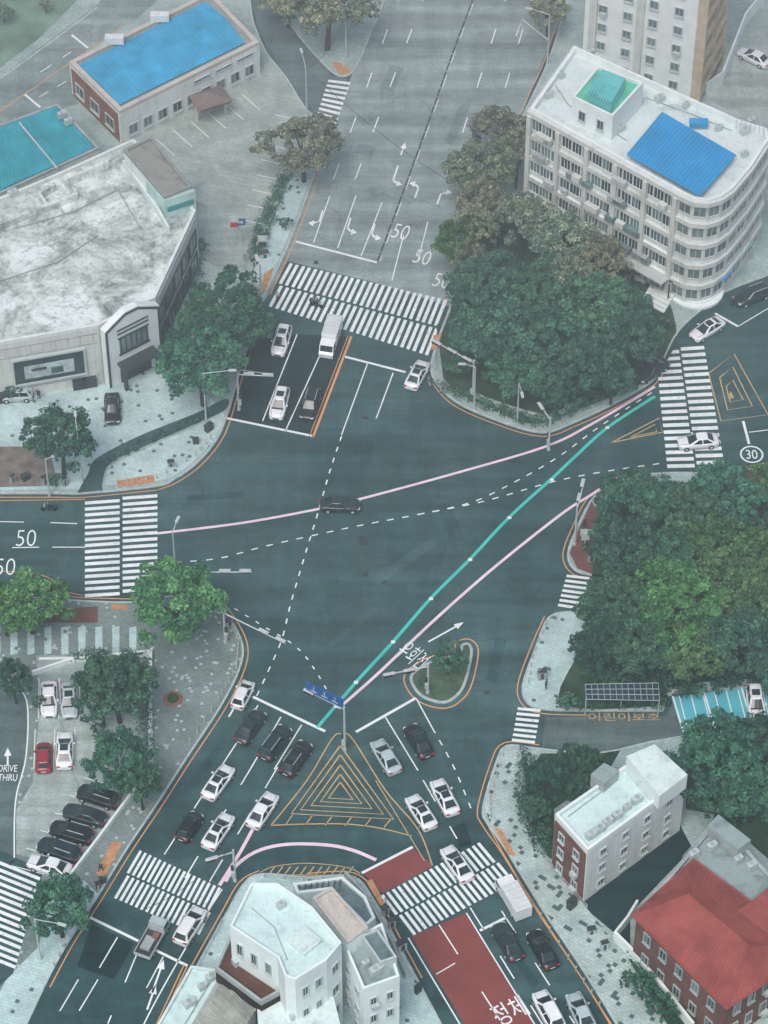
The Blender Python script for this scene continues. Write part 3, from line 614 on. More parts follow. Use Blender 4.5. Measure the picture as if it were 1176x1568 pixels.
b.box(P(1070,188,z),(1.1,0,0),(0,.5,0),(0,0,.3),TARP); units(b,[(1050,165),(1100,200),(1140,205),(860,120),(1150,190),(1010,155),(905,85),(840,150),(950,200),(1140,240)],z-.9)
pipes(b,[(850,130),(870,160),(960,215)],z-.9); pipes(b,[(990,150),(1060,175),(1120,200)],z-.9)
for k in range(7): p=P(1128+k*7,186+k*1.5,z+.5); b.cyl(p-Vector((0,0,1)),p+Vector((0,0,.4)),.05,.05,METAL,5)
fin(b,'white_office_building',w)
b=MB()
for k in range(7):
    x=(P(1035,425)-P(1000,470)).normalized(); o=P(1000+k*3.2,470-k*4.5)
    b.box(o+Vector((0,0,.15+.08*k)),(P(1035,480)-P(1000,462))*.5,x*.25,(0,0,.08+.08*k),PORT)
b.build('entrance_steps')
b=MB(); 
for k in range(8): 
    p=P(955+k*9,395+k*5,3.2); b.box(p,(.1,.03,0),(.4,1.5,0),(0,0,.08),MDARK)
b.box(P(990,414,3.05),(P(1030,430)-P(950,395))*.5,(.05,.12,0),(0,0,.08),MDARK)
for q_ in ((950,398),(1025,436)): p=P(*q_,3); b.cyl(Vector((p.x,p.y,0)),p,.1,.1,MDARK,6)
b.build('pergola')
b=MB(); c=P(1065,445); 
for r,h in((3.4,.35),(2.7,.6)): b.prism([(c.x+r*math.cos(t),c.y+r*math.sin(t)) for t in np.linspace(0,2*math.pi,25)[:-1]],0,h,PORT)
b.build('round_entrance_plinth')
b=MB(); A,B,C,Dd=[P(*x,3) for x in((1093,420),(1105,385),(1135,395),(1108,432))]; ribroof(b,A,B,C,Dd,8,TARP,.06)
A,B,C,Dd=[P(*x,3) for x in((1125,375),(1135,362),(1155,370),(1140,388))]; ribroof(b,A,B,C,Dd,6,AQG,.06)
for q_ in((1095,420),(1130,395),(1152,372)): p=P(*q_,3); b.cyl(Vector((p.x,p.y,0)),p,.06,.06,METAL,6)
b.build('awning')
# B5 tower
b=MB(); w=[(p.x,p.y) for p in ccw(G([(890,112),(1056,160),(1092,95),(930,40)]))]; Ht=46
b.prism(w,0,Ht,PORT,ROOFW); BB=M('balcony_beige',(.54,.47,.34))
e1=edge(w,(890,112),(1056,160),0); win(b,*e1,1,Ht-1,4,15,.30,.38,GLASL,METAL,mull=1)
e1=edge(w,(1056,160),(1092,95),0); A,B=e1; dv=(B-A);L=dv.length;dv/=L;nv=Vector((dv.y,-dv.x)); 
win(b,A,B,1,Ht-1,2,15,.8,.6,GLASS,METAL,sill=False)
for fl in range(15):
    zz=1+fl*3; b.box((A+dv*L/2+nv*.6).to_3d()+Vector((0,0,zz+.4)),dv.to_3d()*L*.49,nv.to_3d()*.6,(0,0,.45),BB)
for k in (0,.5,1): b.box((A+dv*L*(k*.98+.01)+nv*.62).to_3d()+Vector((0,0,Ht/2)),dv.to_3d()*.15,nv.to_3d()*.66,(0,0,Ht/2),BB)
e1=edge(w,(890,112),(1056,160),0); A,B=e1; dv=(B-A);L=dv.length;dv/=L;nv=Vector((dv.y,-dv.x))
for k in(.08,.5): b.box((A+dv*L*k+nv*.15).to_3d()+Vector((0,0,Ht/2)),dv.to_3d()*.5,nv.to_3d()*.15,(0,0,Ht/2),WALC)
fin(b,'apartment_tower',w)
# B6
z=9; q=[(850,1246),(900,1302),(1050,1192),(1002,1140)]
b,w=bldg(q,z,WALL,ROOFA,.6,.3,PORT)
e1=edge(w,(900,1302),(1050,1192),z); win(b,*e1,.3,8.2,4,3,.24,.34); e1=edge(w,(850,1246),(900,1302),z)
A,B=e1; dv=(B-A);L=dv.length;dv/=L;nv=Vector((dv.y,-dv.x)); b.box((A+dv*L/2+nv*.06).to_3d()+Vector((0,0,4.1)),dv.to_3d()*L*.47,nv.to_3d()*.06,(0,0,4.05),BRICK); win(b,A+nv*.12,B+nv*.12,.3,8,2,3,.3,.4)
pq=[(p.x,p.y) for p in ccw(G([(1010,1218),(960,1158),(1002,1140) ,(1052,1186)],10.8))]
b.prism(inset(pq,-.04),8.5,10.8,PORT,ROOFW); pq=[(p.x,p.y) for p in ccw(G([(905,1185),(925,1168),(948,1180),(925,1200)],10))]; b.prism(pq,8,10,WALG,ROOFD)
units(b,[(905,1282),(918,1273),(930,1262),(945,1252),(960,1240),(975,1228)],z-.6); pipes(b,[(870,1250),(940,1198)],z-.6)
rail(b,[(975,1205),(1008,1222)],z-.5,1.1)
fin(b,'white_corner_building',w)
# B7 brick house
z=8; q=[(975,1400),(1112,1536),(1260,1430),(1100,1250)]
b,w=bldg(q,z,BRICK,ROOFD,.5,.35,WALG)
e1=edge(w,(975,1400),(1112,1536),z); win(b,*e1,.4,7.6,5,2,.34,.38,GLASS,WALG); e1=edge(w,(1112,1536),(1260,1430),z); win(b,*e1,.4,7.6,6,2,.36,.42,GLASS,WALG); e1=edge(w,(1100,1250),(975,1400),z); win(b,*e1,.4,7.6,6,2,.36,.42,GLASS,WALG)
E=[P(*x,8.15) for x in((968,1402),(1062,1316),(1250,1455),(1112,1545))]; E=[Vector(x) for x in E]
cc=sum(E,Vector())/4; r0=(E[0]+E[1])/2*.55+cc*.45; r1=(E[2]+E[3])/2*.55+cc*.45; r0.z=r1.z=10.4
def hipface(pts,nr=14):
    if len(pts)==4: ribroof(b,pts[0],pts[1],pts[2],pts[3],nr*2,REDR,.05)
    else: ribroof(b,pts[0],pts[1],pts[2],pts[2],nr,REDR,.05)
hipface([E[0],E[1],r0]); hipface([E[1],E[2],r1,r0]); hipface([E[2],E[3],r1]); hipface([E[3],E[0],r0,r1])
b.face([e-Vector((0,0,.25)) for e in E],BRICK)
for i in range(4): b.cyl(E[i],E[(i+1)%4],.12,.12,REDR,6)
for a_,b_ in((E[0],r0),(E[1],r0),(E[2],r1),(E[3],r1),(r0,r1)): b.cyl(a_,b_,.1,.1,REDR,6)
pq=[(p.x,p.y) for p in ccw(G([(1130,1300),(1085,1262),(1100,1246),(1150,1285)],9.5))]; b.prism(pq,7.6,9.4,WALG,ROOFD)
pq=[(p.x,p.y) for p in ccw(G([(1195,1345),(1130,1395),(1176,1430),(1240,1390)],9.2))]; b.prism(pq,7.6,9.2,BRICK,REDR)
units(b,[(1090,1300),(1062,1312),(1130,1320),(1150,1330)],z-.4); tank(b,1110,1285,z-.4,.7,1.2,AQG); pipes(b,[(1070,1305),(1120,1290),(1160,1330)],z-.4); rail(b,[(1045,1318),(1098,1258)],z,.8)
fin(b,'brick_house',w)
def wall(px,h,t,m,name,z0=.1):
    b=MB(); w=[(p.x,p.y) for p in G(px)]; a=offset(w,t/2);c=offset(w,-t/2)
    for i in range(len(w)-1): b.prism(ccw([a[i],a[i+1],c[i+1],c[i]]),z0,h,m)
    return b.build(name)
wall([(940,1440),(965,1465),(1000,1505),(1060,1580)],1.6,.3,PORT,'garden_wall')
wall([(940,1440),(960,1415),(975,1390)],1.4,.25,WALL,'garden_wall')
wall([(232,1000),(228,1185),(150,1290),(108,1345)],.8,.25,PORT,'parking_lot_wall')
wall([(50,1035),(110,1015),(232,1003)],.8,.25,PORT,'parking_lot_wall')
wall([(1105,130),(1140,40),(1180,-10)],2.2,.25,PORT,'yard_wall'); wall([(1080,148),(1105,130)],2.2,.25,WALL,'yard_wall')
wall([(445,262),(430,300),(382,425)],.5,.25,WALG,'planter_kerb')
wall([(950,856),(1060,850),(1180,835)],.8,.5,WALG,'park_wall')
# B8 south white building
z=14; q=[(352,1418),(384,1352),(425,1352),(478,1388),(523,1443),(500,1470),(452,1500),(436,1494),(425,1466)]
b,w=bldg(q,z,PORT,ROOFA,.5,.22,PORT)
e1=edge(w,(452,1500),(500,1470),z); win(b,*e1,2,13,2,3,.34,.34,u0=.08,u1=.92,mull=1); e1=edge(w,(500,1470),(523,1443),z); win(b,*e1,2,13,1,3,.4,.34); e1=edge(w,(352,1418),(425,1466),z); win(b,*e1,9,13.2,3,1,.3,.4)
p=P(466,1438,z); pq=[(p.x+1.7*math.cos(t),p.y+1.7*math.sin(t)) for t in np.linspace(0,2*math.pi,5)[:-1]]; b.prism(pq,z-.5,z-.15,ROOFW)
units(b,[(430,1390)],z-.5); pipes(b,[(385,1390),(420,1420),(440,1470)],z-.6)
pq=[(p.x,p.y) for p in ccw(G([(352,1440),(428,1490),(436,1520),(400,1540),(330,1488)],8))]; b.prism(pq,0,8,DBR,M('terrace_brown',(.12,.065,.05),.9,.3,.6)); b.ring(pq,inset(pq,.25),8,8.7,WALG)
units(b,[(365,1475)],8); 
pq=[(p.x,p.y) for p in ccw(G([(392,1545),(436,1520),(452,1500),(500,1475),(540,1640),(400,1660)],7))]; b.prism(inset(pq,.1),0,7,PORT,ROOFW); e1=edge(pq,(392,1545),(436,1520),7); win(b,*e1,1,6,2,2,.34,.4); units(b,[(450,1560)],7)
fin(b,'white_apartment_building',w)
b=MB(); w=[(p.x,p.y) for p in ccw(G([(332,1500),(392,1545),(330,1650),(262,1620)],6.5))]; b.prism(w,0,6.3,WALG)
A,B,C,Dd=[P(*x,6.6) for x in((350,1490),(396,1540),(320,1660),(262,1620))]; ribroof(b,A,Dd,C,B,18,M('roof_striped',(.38,.42,.37),.8,.4,.5),.25); fin(b,'corrugated_roof_shed',w)
b,w=bldg([(292,1478),(345,1486),(262,1620),(200,1640)],5.5,WALL,ROOFA,.4,.25,ROOFW); units(b,[(325,1500),(310,1515),(290,1540)],5); pipes(b,[(330,1490),(270,1590)],5.1); fin(b,'flat_roof_shop',w)
# B9
z=12; b,w=bldg([(478,1374),(508,1357),(564,1420),(532,1444)],z,PORT,ROOFC,.25,.3,ROOFC)
for pa,pb in(((532,1444),(564,1420)),((508,1357),(564,1420))): e1=edge(w,pa,pb,z); win(b,*e1,1,11,2,3,.3,.34)
pq=[(p.x,p.y) for p in ccw(G([(526,1450),(585,1418),(612,1500),(556,1520)],10))]; b.prism(pq,0,10,PORT,ROOFD); b.ring(pq,inset(pq,.25),10,10.6,PORT)
for pa,pb in(((526,1450),(556,1520)),((556,1520),(612,1500)),((585,1418),(612,1500))): e1=edge(pq,pa,pb,10); win(b,*e1,.5,9.5,2,3,.3,.36)
pq=[(p.x,p.y) for p in ccw(G([(553,1432),(578,1422),(608,1465),(582,1474)],11.6))]; b.prism(pq,10,11.4,METAL,GLASL); b.ring(pq,inset(pq,.2),11.4,11.6,METAL); units(b,[(560,1480),(575,1490),(590,1480)],10); fin(b,'narrow_white_building',w)
b,w=bldg([(448,1352),(525,1342),(560,1372),(575,1405),(560,1418),(505,1362),(455,1368)],4.2,WALL,GLASL,.3,.3,PORT)
for k in range(8): b.box(P(458+k*9,1360-k*1.4,4.1),(.05,0,0),(.05,.5,0),(0,0,.06),MDARK)
fin(b,'corner_shop',w)
wall([(528,1345),(560,1380),(600,1450),(620,1500)],1.3,.2,WALG,'low_wall')
b=MB(); A,B,C,Dd=[P(*x,3) for x in((896,1048),(1008,1046),(1010,1073),(898,1071))]
b.face([A,Dd,C,B],SOLAR)
for k in range(13): b.cyl(A.lerp(B,k/12)+Vector((0,0,.03)),Dd.lerp(C,k/12)+Vector((0,0,.03)),.035,.035,METAL,4)
for k in range(4): b.cyl(A.lerp(Dd,k/3)+Vector((0,0,.03)),B.lerp(C,k/3)+Vector((0,0,.03)),.035,.035,METAL,4)
for p in(Dd,C,A.lerp(Dd,.5).lerp(B.lerp(C,.5),.5)): b.cyl((p.x,p.y+.3,0),(p.x,p.y+.3,2.95),.07,.07,METAL,6)
b.build('solar_canopy')
# ------------------------------------------------------------------ trees
def leaves(C,R,nper,size,seed,squash=1.0,ctr=None):
    r=np.random.default_rng(seed); C=np.asarray(C,float); R=np.asarray(R,float); n=len(C)
    idx=np.repeat(np.arange(n),nper); N=len(idx)
    d=r.normal(size=(N,3)); d/=np.linalg.norm(d,axis=1)[:,None]; d[:,2]=np.abs(d[:,2])*.9+d[:,2]*.1
    rad=R[idx]*(.5+.6*r.random(N)**.6)
    p=C[idx]+d*rad[:,None]*np.array([1,1,squash])
    nr=d*.6+r.normal(size=(N,3))*.5+np.array([0,0,.3]); nr/=np.linalg.norm(nr,axis=1)[:,None]
    t=np.cross(nr,r.normal(size=(N,3))); t/=np.linalg.norm(t,axis=1)[:,None]; bb=np.cross(nr,t)
    s=size*(.5+1.0*r.random(N))[:,None]
    V=np.stack([p+t*s,p+bb*s*.6,p-t*s,p-bb*s*.6],1).reshape(-1,3)
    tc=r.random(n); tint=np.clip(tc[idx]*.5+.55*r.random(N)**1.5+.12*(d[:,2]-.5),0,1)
    return V,np.repeat(tint,4),N
def limbmesh(mb,h,R,seed):
    rr=random.Random(seed); top=Vector((rr.uniform(-.3,.3),rr.uniform(-.3,.3),h*.55))
    mb.cyl((0,0,0),top*.5,R*.075,R*.06,BARK,8); mb.cyl(top*.5,top,R*.06,R*.045,BARK,8)
    for k in range(7):
        a=k*2*math.pi/7+rr.random(); e=top+Vector((math.cos(a)*R*.6,math.sin(a)*R*.6,h*rr.uniform(.12,.32)))
        m_=top.lerp(e,.5)+Vector((0,0,.2)); mb.cyl(top*.9,m_,R*.03,R*.02,BARK,6); mb.cyl(m_,e,R*.02,R*.006,BARK,5)
def treemesh(seed,ncl=125,R=4.5,H=9.0,nper=88,size=.2,irr=.34):
    r=np.random.default_rng(seed); C=[];RR=[]; cz=H-R*.62
    ph=r.random(6)*6.28
    while len(C)<ncl:
        d=r.normal(size=3); d/=np.linalg.norm(d)
        if d[2]<-.3: continue
        th=math.atan2(d[1],d[0]); k=1+irr*(.5*math.sin(2*th+ph[0])+.4*math.sin(3*th+ph[1])+.4*math.sin(6*th+ph[2]))*(1-abs(d[2])*.6)
        f=(.42+.58*r.random()**.5)*k
        C.append([d[0]*R*f,d[1]*R*f,cz+d[2]*R*.72*f*r.uniform(.78,1.12)]); RR.append(R*(.085+.115*r.random()))
    V,T,N=leaves(C,RR,nper,size,seed)
    mb=MB(); limbmesh(mb,H,R,seed); nb=len(mb.v)
    vs=np.vstack([np.array(mb.v),V]); me=bpy.data.meshes.new('tree'); fs=mb.f+[(nb+4*i,nb+4*i+1,nb+4*i+2,nb+4*i+3) for i in range(N)]
    me.from_pydata(vs.tolist(),[],fs); me.materials.append(BARK); me.materials.append(LEAF)
    me.polygons.foreach_set('material_index',[0]*len(mb.f)+[1]*N)
    at=me.attributes.new('tint','FLOAT','POINT'); at.data.foreach_set('value',np.concatenate([np.zeros(nb),T])); me.update()
    return me
TM=[treemesh(s) for s in (1,2,3,4,5,6)]; SM=[treemesh(s,45,2.2,4.4,90,.13) for s in (11,12)]
TEAL=(.044,.140,.095); GREEN=(.062,.185,.075); OLIVE=(.062,.145,.065); BROWN=(.15,.205,.150); DARK=(.037,.115,.080)
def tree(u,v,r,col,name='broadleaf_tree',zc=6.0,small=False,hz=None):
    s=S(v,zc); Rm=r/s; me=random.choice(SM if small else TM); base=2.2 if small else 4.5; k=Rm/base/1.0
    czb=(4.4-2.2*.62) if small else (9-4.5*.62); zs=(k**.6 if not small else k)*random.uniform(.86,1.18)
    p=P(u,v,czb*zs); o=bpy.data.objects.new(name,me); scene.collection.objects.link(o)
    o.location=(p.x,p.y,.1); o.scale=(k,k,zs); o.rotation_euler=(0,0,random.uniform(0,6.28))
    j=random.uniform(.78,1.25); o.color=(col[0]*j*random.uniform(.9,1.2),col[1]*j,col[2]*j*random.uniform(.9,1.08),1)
for t in [(345,478,66,TEAL),(308,562,62,TEAL),(300,520,40,TEAL),(382,505,36,TEAL),(92,672,52,TEAL),(464,224,57,BROWN),(500,8,62,BROWN),(440,-5,40,BROWN),(840,18,32,BROWN),
  (268,922,70,GREEN),(44,925,56,GREEN),(5,930,45,GREEN),(178,1050,54,DARK),(155,1070,38,DARK),(182,1165,48,TEAL),(215,1200,32,TEAL),(90,1390,50,TEAL),(20,1040,28,TEAL),
  (768,205,48,BROWN),(735,262,52,BROWN),(792,240,38,BROWN),(735,312,36,BROWN),(700,375,36,OLIVE),(735,345,32,BROWN),(800,340,48,BROWN),(860,372,52,BROWN),(915,400,42,BROWN),
  (738,442,56,TEAL),(815,450,62,TEAL),(770,510,56,TEAL),(850,520,56,TEAL),(915,478,60,TEAL),(960,525,50,TEAL),(905,560,48,TEAL),(790,575,44,TEAL),(730,520,42,TEAL),(870,430,40,BROWN),(840,585,34,TEAL),(938,580,34,TEAL),(720,400,30,BROWN),(962,475,34,TEAL),
  (975,770,58,DARK),(1045,790,62,DARK),(1110,760,55,TEAL),(1170,740,36,OLIVE),(955,845,52,DARK),(1015,860,50,TEAL),(1100,830,50,OLIVE),(950,930,58,DARK),(1040,925,70,GREEN),(1115,900,58,OLIVE),(1170,930,50,OLIVE),(985,990,52,DARK),(1060,1000,52,OLIVE),(1130,985,52,TEAL),(1175,1010,40,TEAL),(1165,850,40,OLIVE),(905,1000,32,DARK),(930,960,34,DARK),
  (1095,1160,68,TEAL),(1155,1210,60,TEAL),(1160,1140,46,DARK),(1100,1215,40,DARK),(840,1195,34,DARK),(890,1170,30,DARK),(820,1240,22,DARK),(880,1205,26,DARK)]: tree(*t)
for t in [(686,1008,30,TEAL),(868,1075,16,TEAL),(1110,1035,18,TEAL),(985,1510,24,TEAL),(1015,1545,26,TEAL),(1130,1240,24,TEAL),(905,1035,18,DARK),(950,1025,18,TEAL),(1030,1035,18,DARK),(60,1075,12,TEAL),(150,1120,14,TEAL),(20,600,14,TEAL),(308,378,12,TEAL),(437,342,11,TEAL),(850,612,22,TEAL),(700,560,20,TEAL),(880,603,20,TEAL),(830,1275,14,DARK),(960,1500,14,TEAL),(5,20,16,BROWN),(70,10,12,BROWN),(85,735,13,TEAL),(1150,800,22,TEAL),(840,290,22,BROWN),(645,1045,7,TEAL)]:
    tree(*t,name='shrub',small=True)
def hedge(px,wd,h,col,name='hedge'):
    w=resample(G(smo(px,4)),.45); C=[];R=[]
    for p in w:
        for k in range(max(1,int(wd/.5))): C.append([p.x+random.uniform(-wd/2,wd/2),p.y+random.uniform(-wd/2,wd/2),.1+h*random.uniform(.4,.7)]); R.append(h*.5)
    V,T,N=leaves(C,R,26,.11,len(w)); me=bpy.data.meshes.new(name); me.from_pydata(V.tolist(),[],[(4*i,4*i+1,4*i+2,4*i+3) for i in range(N)]); me.materials.append(LEAF)
    at=me.attributes.new('tint','FLOAT','POINT'); at.data.foreach_set('value',T); o=bpy.data.objects.new(name,me); scene.collection.objects.link(o); o.color=(*col,1)
hedge([(438,268),(420,312),(385,400)],1.6,1.0,TEAL); hedge([(160,712),(225,680),(310,644)],.9,.7,DARK); hedge([(680,596),(760,632),(830,650),(900,618),(975,588)],1.5,1.0,TEAL)
hedge([(118,1012),(215,1010)],1.2,1.2,DARK); hedge([(222,1020),(222,1170)],1.0,1.2,DARK); hedge([(862,1085),(960,1082),(1020,1080)],1.2,.8,TEAL); hedge([(808,1160),(802,1230),(838,1312)],1.6,1.0,DARK); hedge([(-10,606),(60,602)],.9,.8,TEAL)
hedge([(250,560),(290,480),(305,400)],1.3,.9,DARK); hedge([(975,1470),(1040,1560)],1.6,1.1,TEAL)
C=[];R=[]
for _ in range(500):
    u=random.uniform(912,1180); v=random.uniform(755,1070); p=P(u,v); C.append([p.x,p.y,random.uniform(.2,1.2)]); R.append(random.uniform(.5,1.1))
for _ in range(260):
    u=random.uniform(700,1000); v=random.uniform(350,600)
    if v>590-(abs(u-830))*.1 or (u>960 and v<470) or (v<430 and u>900): continue
    p=P(u,v); C.append([p.x,p.y,random.uniform(.2,1.0)]); R.append(random.uniform(.4,.9))
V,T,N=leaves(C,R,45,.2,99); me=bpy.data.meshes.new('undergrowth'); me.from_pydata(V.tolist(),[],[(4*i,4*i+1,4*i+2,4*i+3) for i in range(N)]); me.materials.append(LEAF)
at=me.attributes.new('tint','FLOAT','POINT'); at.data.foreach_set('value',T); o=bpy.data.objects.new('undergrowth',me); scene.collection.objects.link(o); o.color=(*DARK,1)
# ------------------------------------------------------------------ vehicles
def wheels(b,xs,W,r=.33):
    for x in xs:
        for s in(-1,1):
            b.cyl((x,s*(W/2-.2),r),(x,s*(W/2+.015),r),r,r,BLACK,14); b.cyl((x,s*(W/2+.016),r),(x,s*(W/2+.03),r),r*.6,r*.55,METAL,10)
def carmesh(L=4.7,W=1.86,belt=.96,roof=1.45,gh=(-1.85,-1.05,.22,1.0),deck=True,sunroof=False,rails=False):
    b=MB(); hl=L/2; w=W/2
    rt=belt+.03 if deck else belt+.02
    st=[(-hl,.74,.30,rt-.22),(-hl+.1,.90,.22,rt-.05),(-hl+.55,.97,.2,rt),(-hl*.4,1.0,.2,belt+.01),(0,1.0,.2,belt),(hl*.38,.995,.2,belt-.02),(hl*.68,.97,.2,belt-.09),(hl-.22,.88,.22,belt-.2),(hl-.05,.76,.26,belt-.3),(hl,.6,.32,belt-.38)]
    rings=[]
    for x,wf,zb,zt in st:
        ww=w*wf; half=[(0,zt+.035),(ww*.5,zt+.02),(ww*.82,zt-.02),(ww*.96,zt-.1),(ww,zt-.25 if zt-.25>zb+.12 else zb+.14),(ww*.98,zb+.1),(ww*.88,zb)]
        full=half+[(-y,z) for y,z in half[::-1][:-1]]
        rings.append([(x,y,z) for y,z in full])
    n=len(rings[0]); vs=[p for r in rings for p in r]
    fs=[(i*n+k,(i+1)*n+k,(i+1)*n+(k+1)%n,i*n+(k+1)%n) for i in range(len(rings)-1) for k in range(n)]
    b.raw(vs,fs,CARP,True); b.face(rings[0],CARP); b.face(rings[-1][::-1],CARP)
    rb,rtx,ft,fb=gh; wb=w*.86; wt=w*.66; zb=belt-.02
    def ringp(xr,xf,hw,z,ch):
        return [(xf,hw-ch*1.6,z),(xf+ch*.5,hw*.35,z),(xf+ch*.5,-hw*.35,z),(xf,-(hw-ch*1.6),z),(xf-ch*2.2,-hw,z),((xf+xr)/2+.1,-hw*1.03,z),((xf+xr)/2-.02,-hw*1.03,z),(xr+ch*2.2,-hw,z),(xr,-(hw-ch*1.6),z),(xr-ch*.3,0,z),(xr,hw-ch*1.6,z),(xr+ch*2.2,hw,z),((xf+xr)/2-.02,hw*1.03,z),((xf+xr)/2+.1,hw*1.03,z),(xf-ch*2.2,hw,z)]
    r0=ringp(rb,fb,wb,zb,.1); r1=ringp(rtx,ft,wt,roof-.05,.08); r2=ringp(rtx+.08,ft-.08,wt-.07,roof,.07)
    n=len(r0); pill={3,7,10,14,5,12}
    for k in range(n):
        k2=(k+1)%n; b.raw([r0[k],r0[k2],r1[k2],r1[k]],[(0,1,2,3)],CARP if k in pill else GLASS,False)
        b.raw([r1[k],r1[k2],r2[k2],r2[k]],[(0,1,2,3)],CARP,False)
    b.face(r2,CARP)
    for s in(-1,1): b.box((hl*.72,s*w*.62,belt-.06),(hl*.2,-s*.05,-.03),(0,.012,0),(0,0,.012),MDARK)
    if deck: b.box((-hl+.5,0,rt+.036),(.008,0,0),(0,w*.7,0),(0,0,.006),MDARK)
    if rails:
        for s in(-1,1): b.box(((rtx+ft)/2,s*wt*.92,roof+.02),((ft-rtx)*.42,0,0),(0,.025,0),(0,0,.03),METAL)
    if sunroof:
        xm=(rtx+ft)/2+.15; b.box((xm,0,roof+.006),(.42,0,0),(0,wt*.7,0),(0,0,.01),GLASS)
    wheels(b,(-hl*.6,hl*.62),W)
    for s in(-1,1):
        b.box((hl-.16,s*w*.66,belt-.33),(.12,-s*.06,0),(.02,w*.17,0),(0,0,.07),LAMP)
        b.box((-hl+.04,s*w*.66,rt-.2),(.06,s*.02,0),(0,w*.18,0),(0,0,.08),REDL)
        b.box((fb-.45,s*(w+.06),belt+.02),(.09,0,0),(0,.1,0),(0,0,.07),CARP)
    b.box((hl+.0,0,.48),(.03,0,0),(0,w*.4,0),(0,0,.1),MDARK); b.box((-hl-.01,0,.6),(.02,0,0),(0,.26,0),(0,0,.06),LAMP)
    b.box((fb+.12,0,belt-.0),(.1,0,0),(0,w*.72,0),(0,0,.03),MDARK)
    o=b.build('tmp'); me=o.data; bpy.data.objects.remove(o); return me
CM={'sedan':carmesh(),'sedan_s':carmesh(sunroof=True),'suv':carmesh(4.7,1.9,1.08,1.68,(-2.2,-1.85,.35,1.15),False,False,True),'suv_s':carmesh(4.75,1.9,1.08,1.66,(-2.2,-1.8,.35,1.15),False,True,True),'hatch':carmesh(3.85,1.7,.98,1.52,(-1.75,-1.4,.3,.95),False)}
def cab(b,prof,x0w):
    for s in(1,-1): b.face([(x,s*.84,z) for x,z in (prof if s<0 else prof[::-1])],CARP)
    for i in range(len(prof)):
        (x0,z0),(x1,z1)=prof[i],prof[(i+1)%len(prof)]; b.face([(x0,-.84,z0),(x1,-.84,z1),(x1,.84,z1),(x0,.84,z0)][::-1],CARP)
def boxtruck():
    b=MB(); cab(b,[(2.55,.35),(2.6,.95),(2.35,1.2),(2.0,1.95),(.95,2.0),(.9,.35)],0)
    b.face([(2.375,-.74,1.22),(2.375,.74,1.22),(2.06,.74,1.88),(2.06,-.74,1.88)],GLASS)
    for s in(-1,1): b.box((1.6,s*.85,1.5),(.4,0,0),(0,.01,0),(0,0,.25),GLASS); b.box((2.2,s*1.0,1.4),(.05,0,0),(0,.08,0),(0,0,.15),MDARK); b.box((2.6,s*.6,.7),(.02,0,0),(0,.15,0),(0,0,.1),LAMP)
    b.box((-.95,0,1.55),(1.75,0,0),(0,.9,0),(0,0,.85),CARP); b.box((-.95,0,2.42),(1.7,0,0),(0,.85,0),(0,0,.03),LAMP); b.box((-.9,0,.55),(1.7,0,0),(0,.6,0),(0,0,.14),MDARK)
    for k in range(6): b.box((-2.4+k*.58,0,2.46),(.02,0,0),(0,.84,0),(0,0,.02),METAL)
    wheels(b,(-1.6,1.7),1.66); o=b.build('tmp'); me=o.data; bpy.data.objects.remove(o); return me
def flattruck():
    b=MB(); cab(b,[(2.35,.35),(2.4,.95),(2.2,1.2),(1.85,1.9),(.95,1.95),(.9,.35)],0)
    b.face([(2.225,-.74,1.22),(2.225,.74,1.22),(1.91,.74,1.83),(1.91,-.74,1.83)],GLASS)
    b.box((-.8,0,.75),(1.65,0,0),(0,.86,0),(0,0,.08),MDARK)
    for s in(-1,1): b.box((-.8,s*.88,1.0),(1.68,0,0),(0,.03,0),(0,0,.22),METAL); b.box((1.5,s*.85,1.5),(.4,0,0),(0,.01,0),(0,0,.25),GLASS)
    b.box((-2.47,0,1.0),(.03,0,0),(0,.84,0),(0,0,.22),METAL); b.box((.83,0,1.2),(.03,0,0),(0,.84,0),(0,0,.5),METAL)
    b.box((-.9,.1,1.0),(.8,0,0),(0,.5,0),(0,0,.16),WALG); b.box((.1,-.3,1.05),(.35,0,0),(0,.3,0),(0,0,.22),BRN)
    wheels(b,(-1.5,1.6),1.66); o=b.build('tmp'); me=o.data; bpy.data.objects.remove(o); return me
CM['boxtruck']=boxtruck(); CM['flattruck']=flattruck()
WH=(.80,.86,.86); BK=(.007,.010,.012); SV=(.42,.52,.53); DG=(.018,.034,.042); RD=(.3,.02,.03); DB=(.009,.028,.04)
def car(u,v,du,dv,typ,col,name='car',zz=0.02,sc=1.0):
    p=P(u,v,.7); d=P(u+du,v+dv,.7)-p; a=math.atan2(d.y,d.x)+random.uniform(-.03,.03)
    o=bpy.data.objects.new(name,CM[typ]); scene.collection.objects.link(o); o.location=(p.x,p.y,zz); o.rotation_euler=(0,0,a); k=random.uniform(.9,1.04); o.color=(col[0]*k,col[1]*k,col[2]*k,1); o.scale=(sc*random.uniform(.97,1.02),sc,sc)
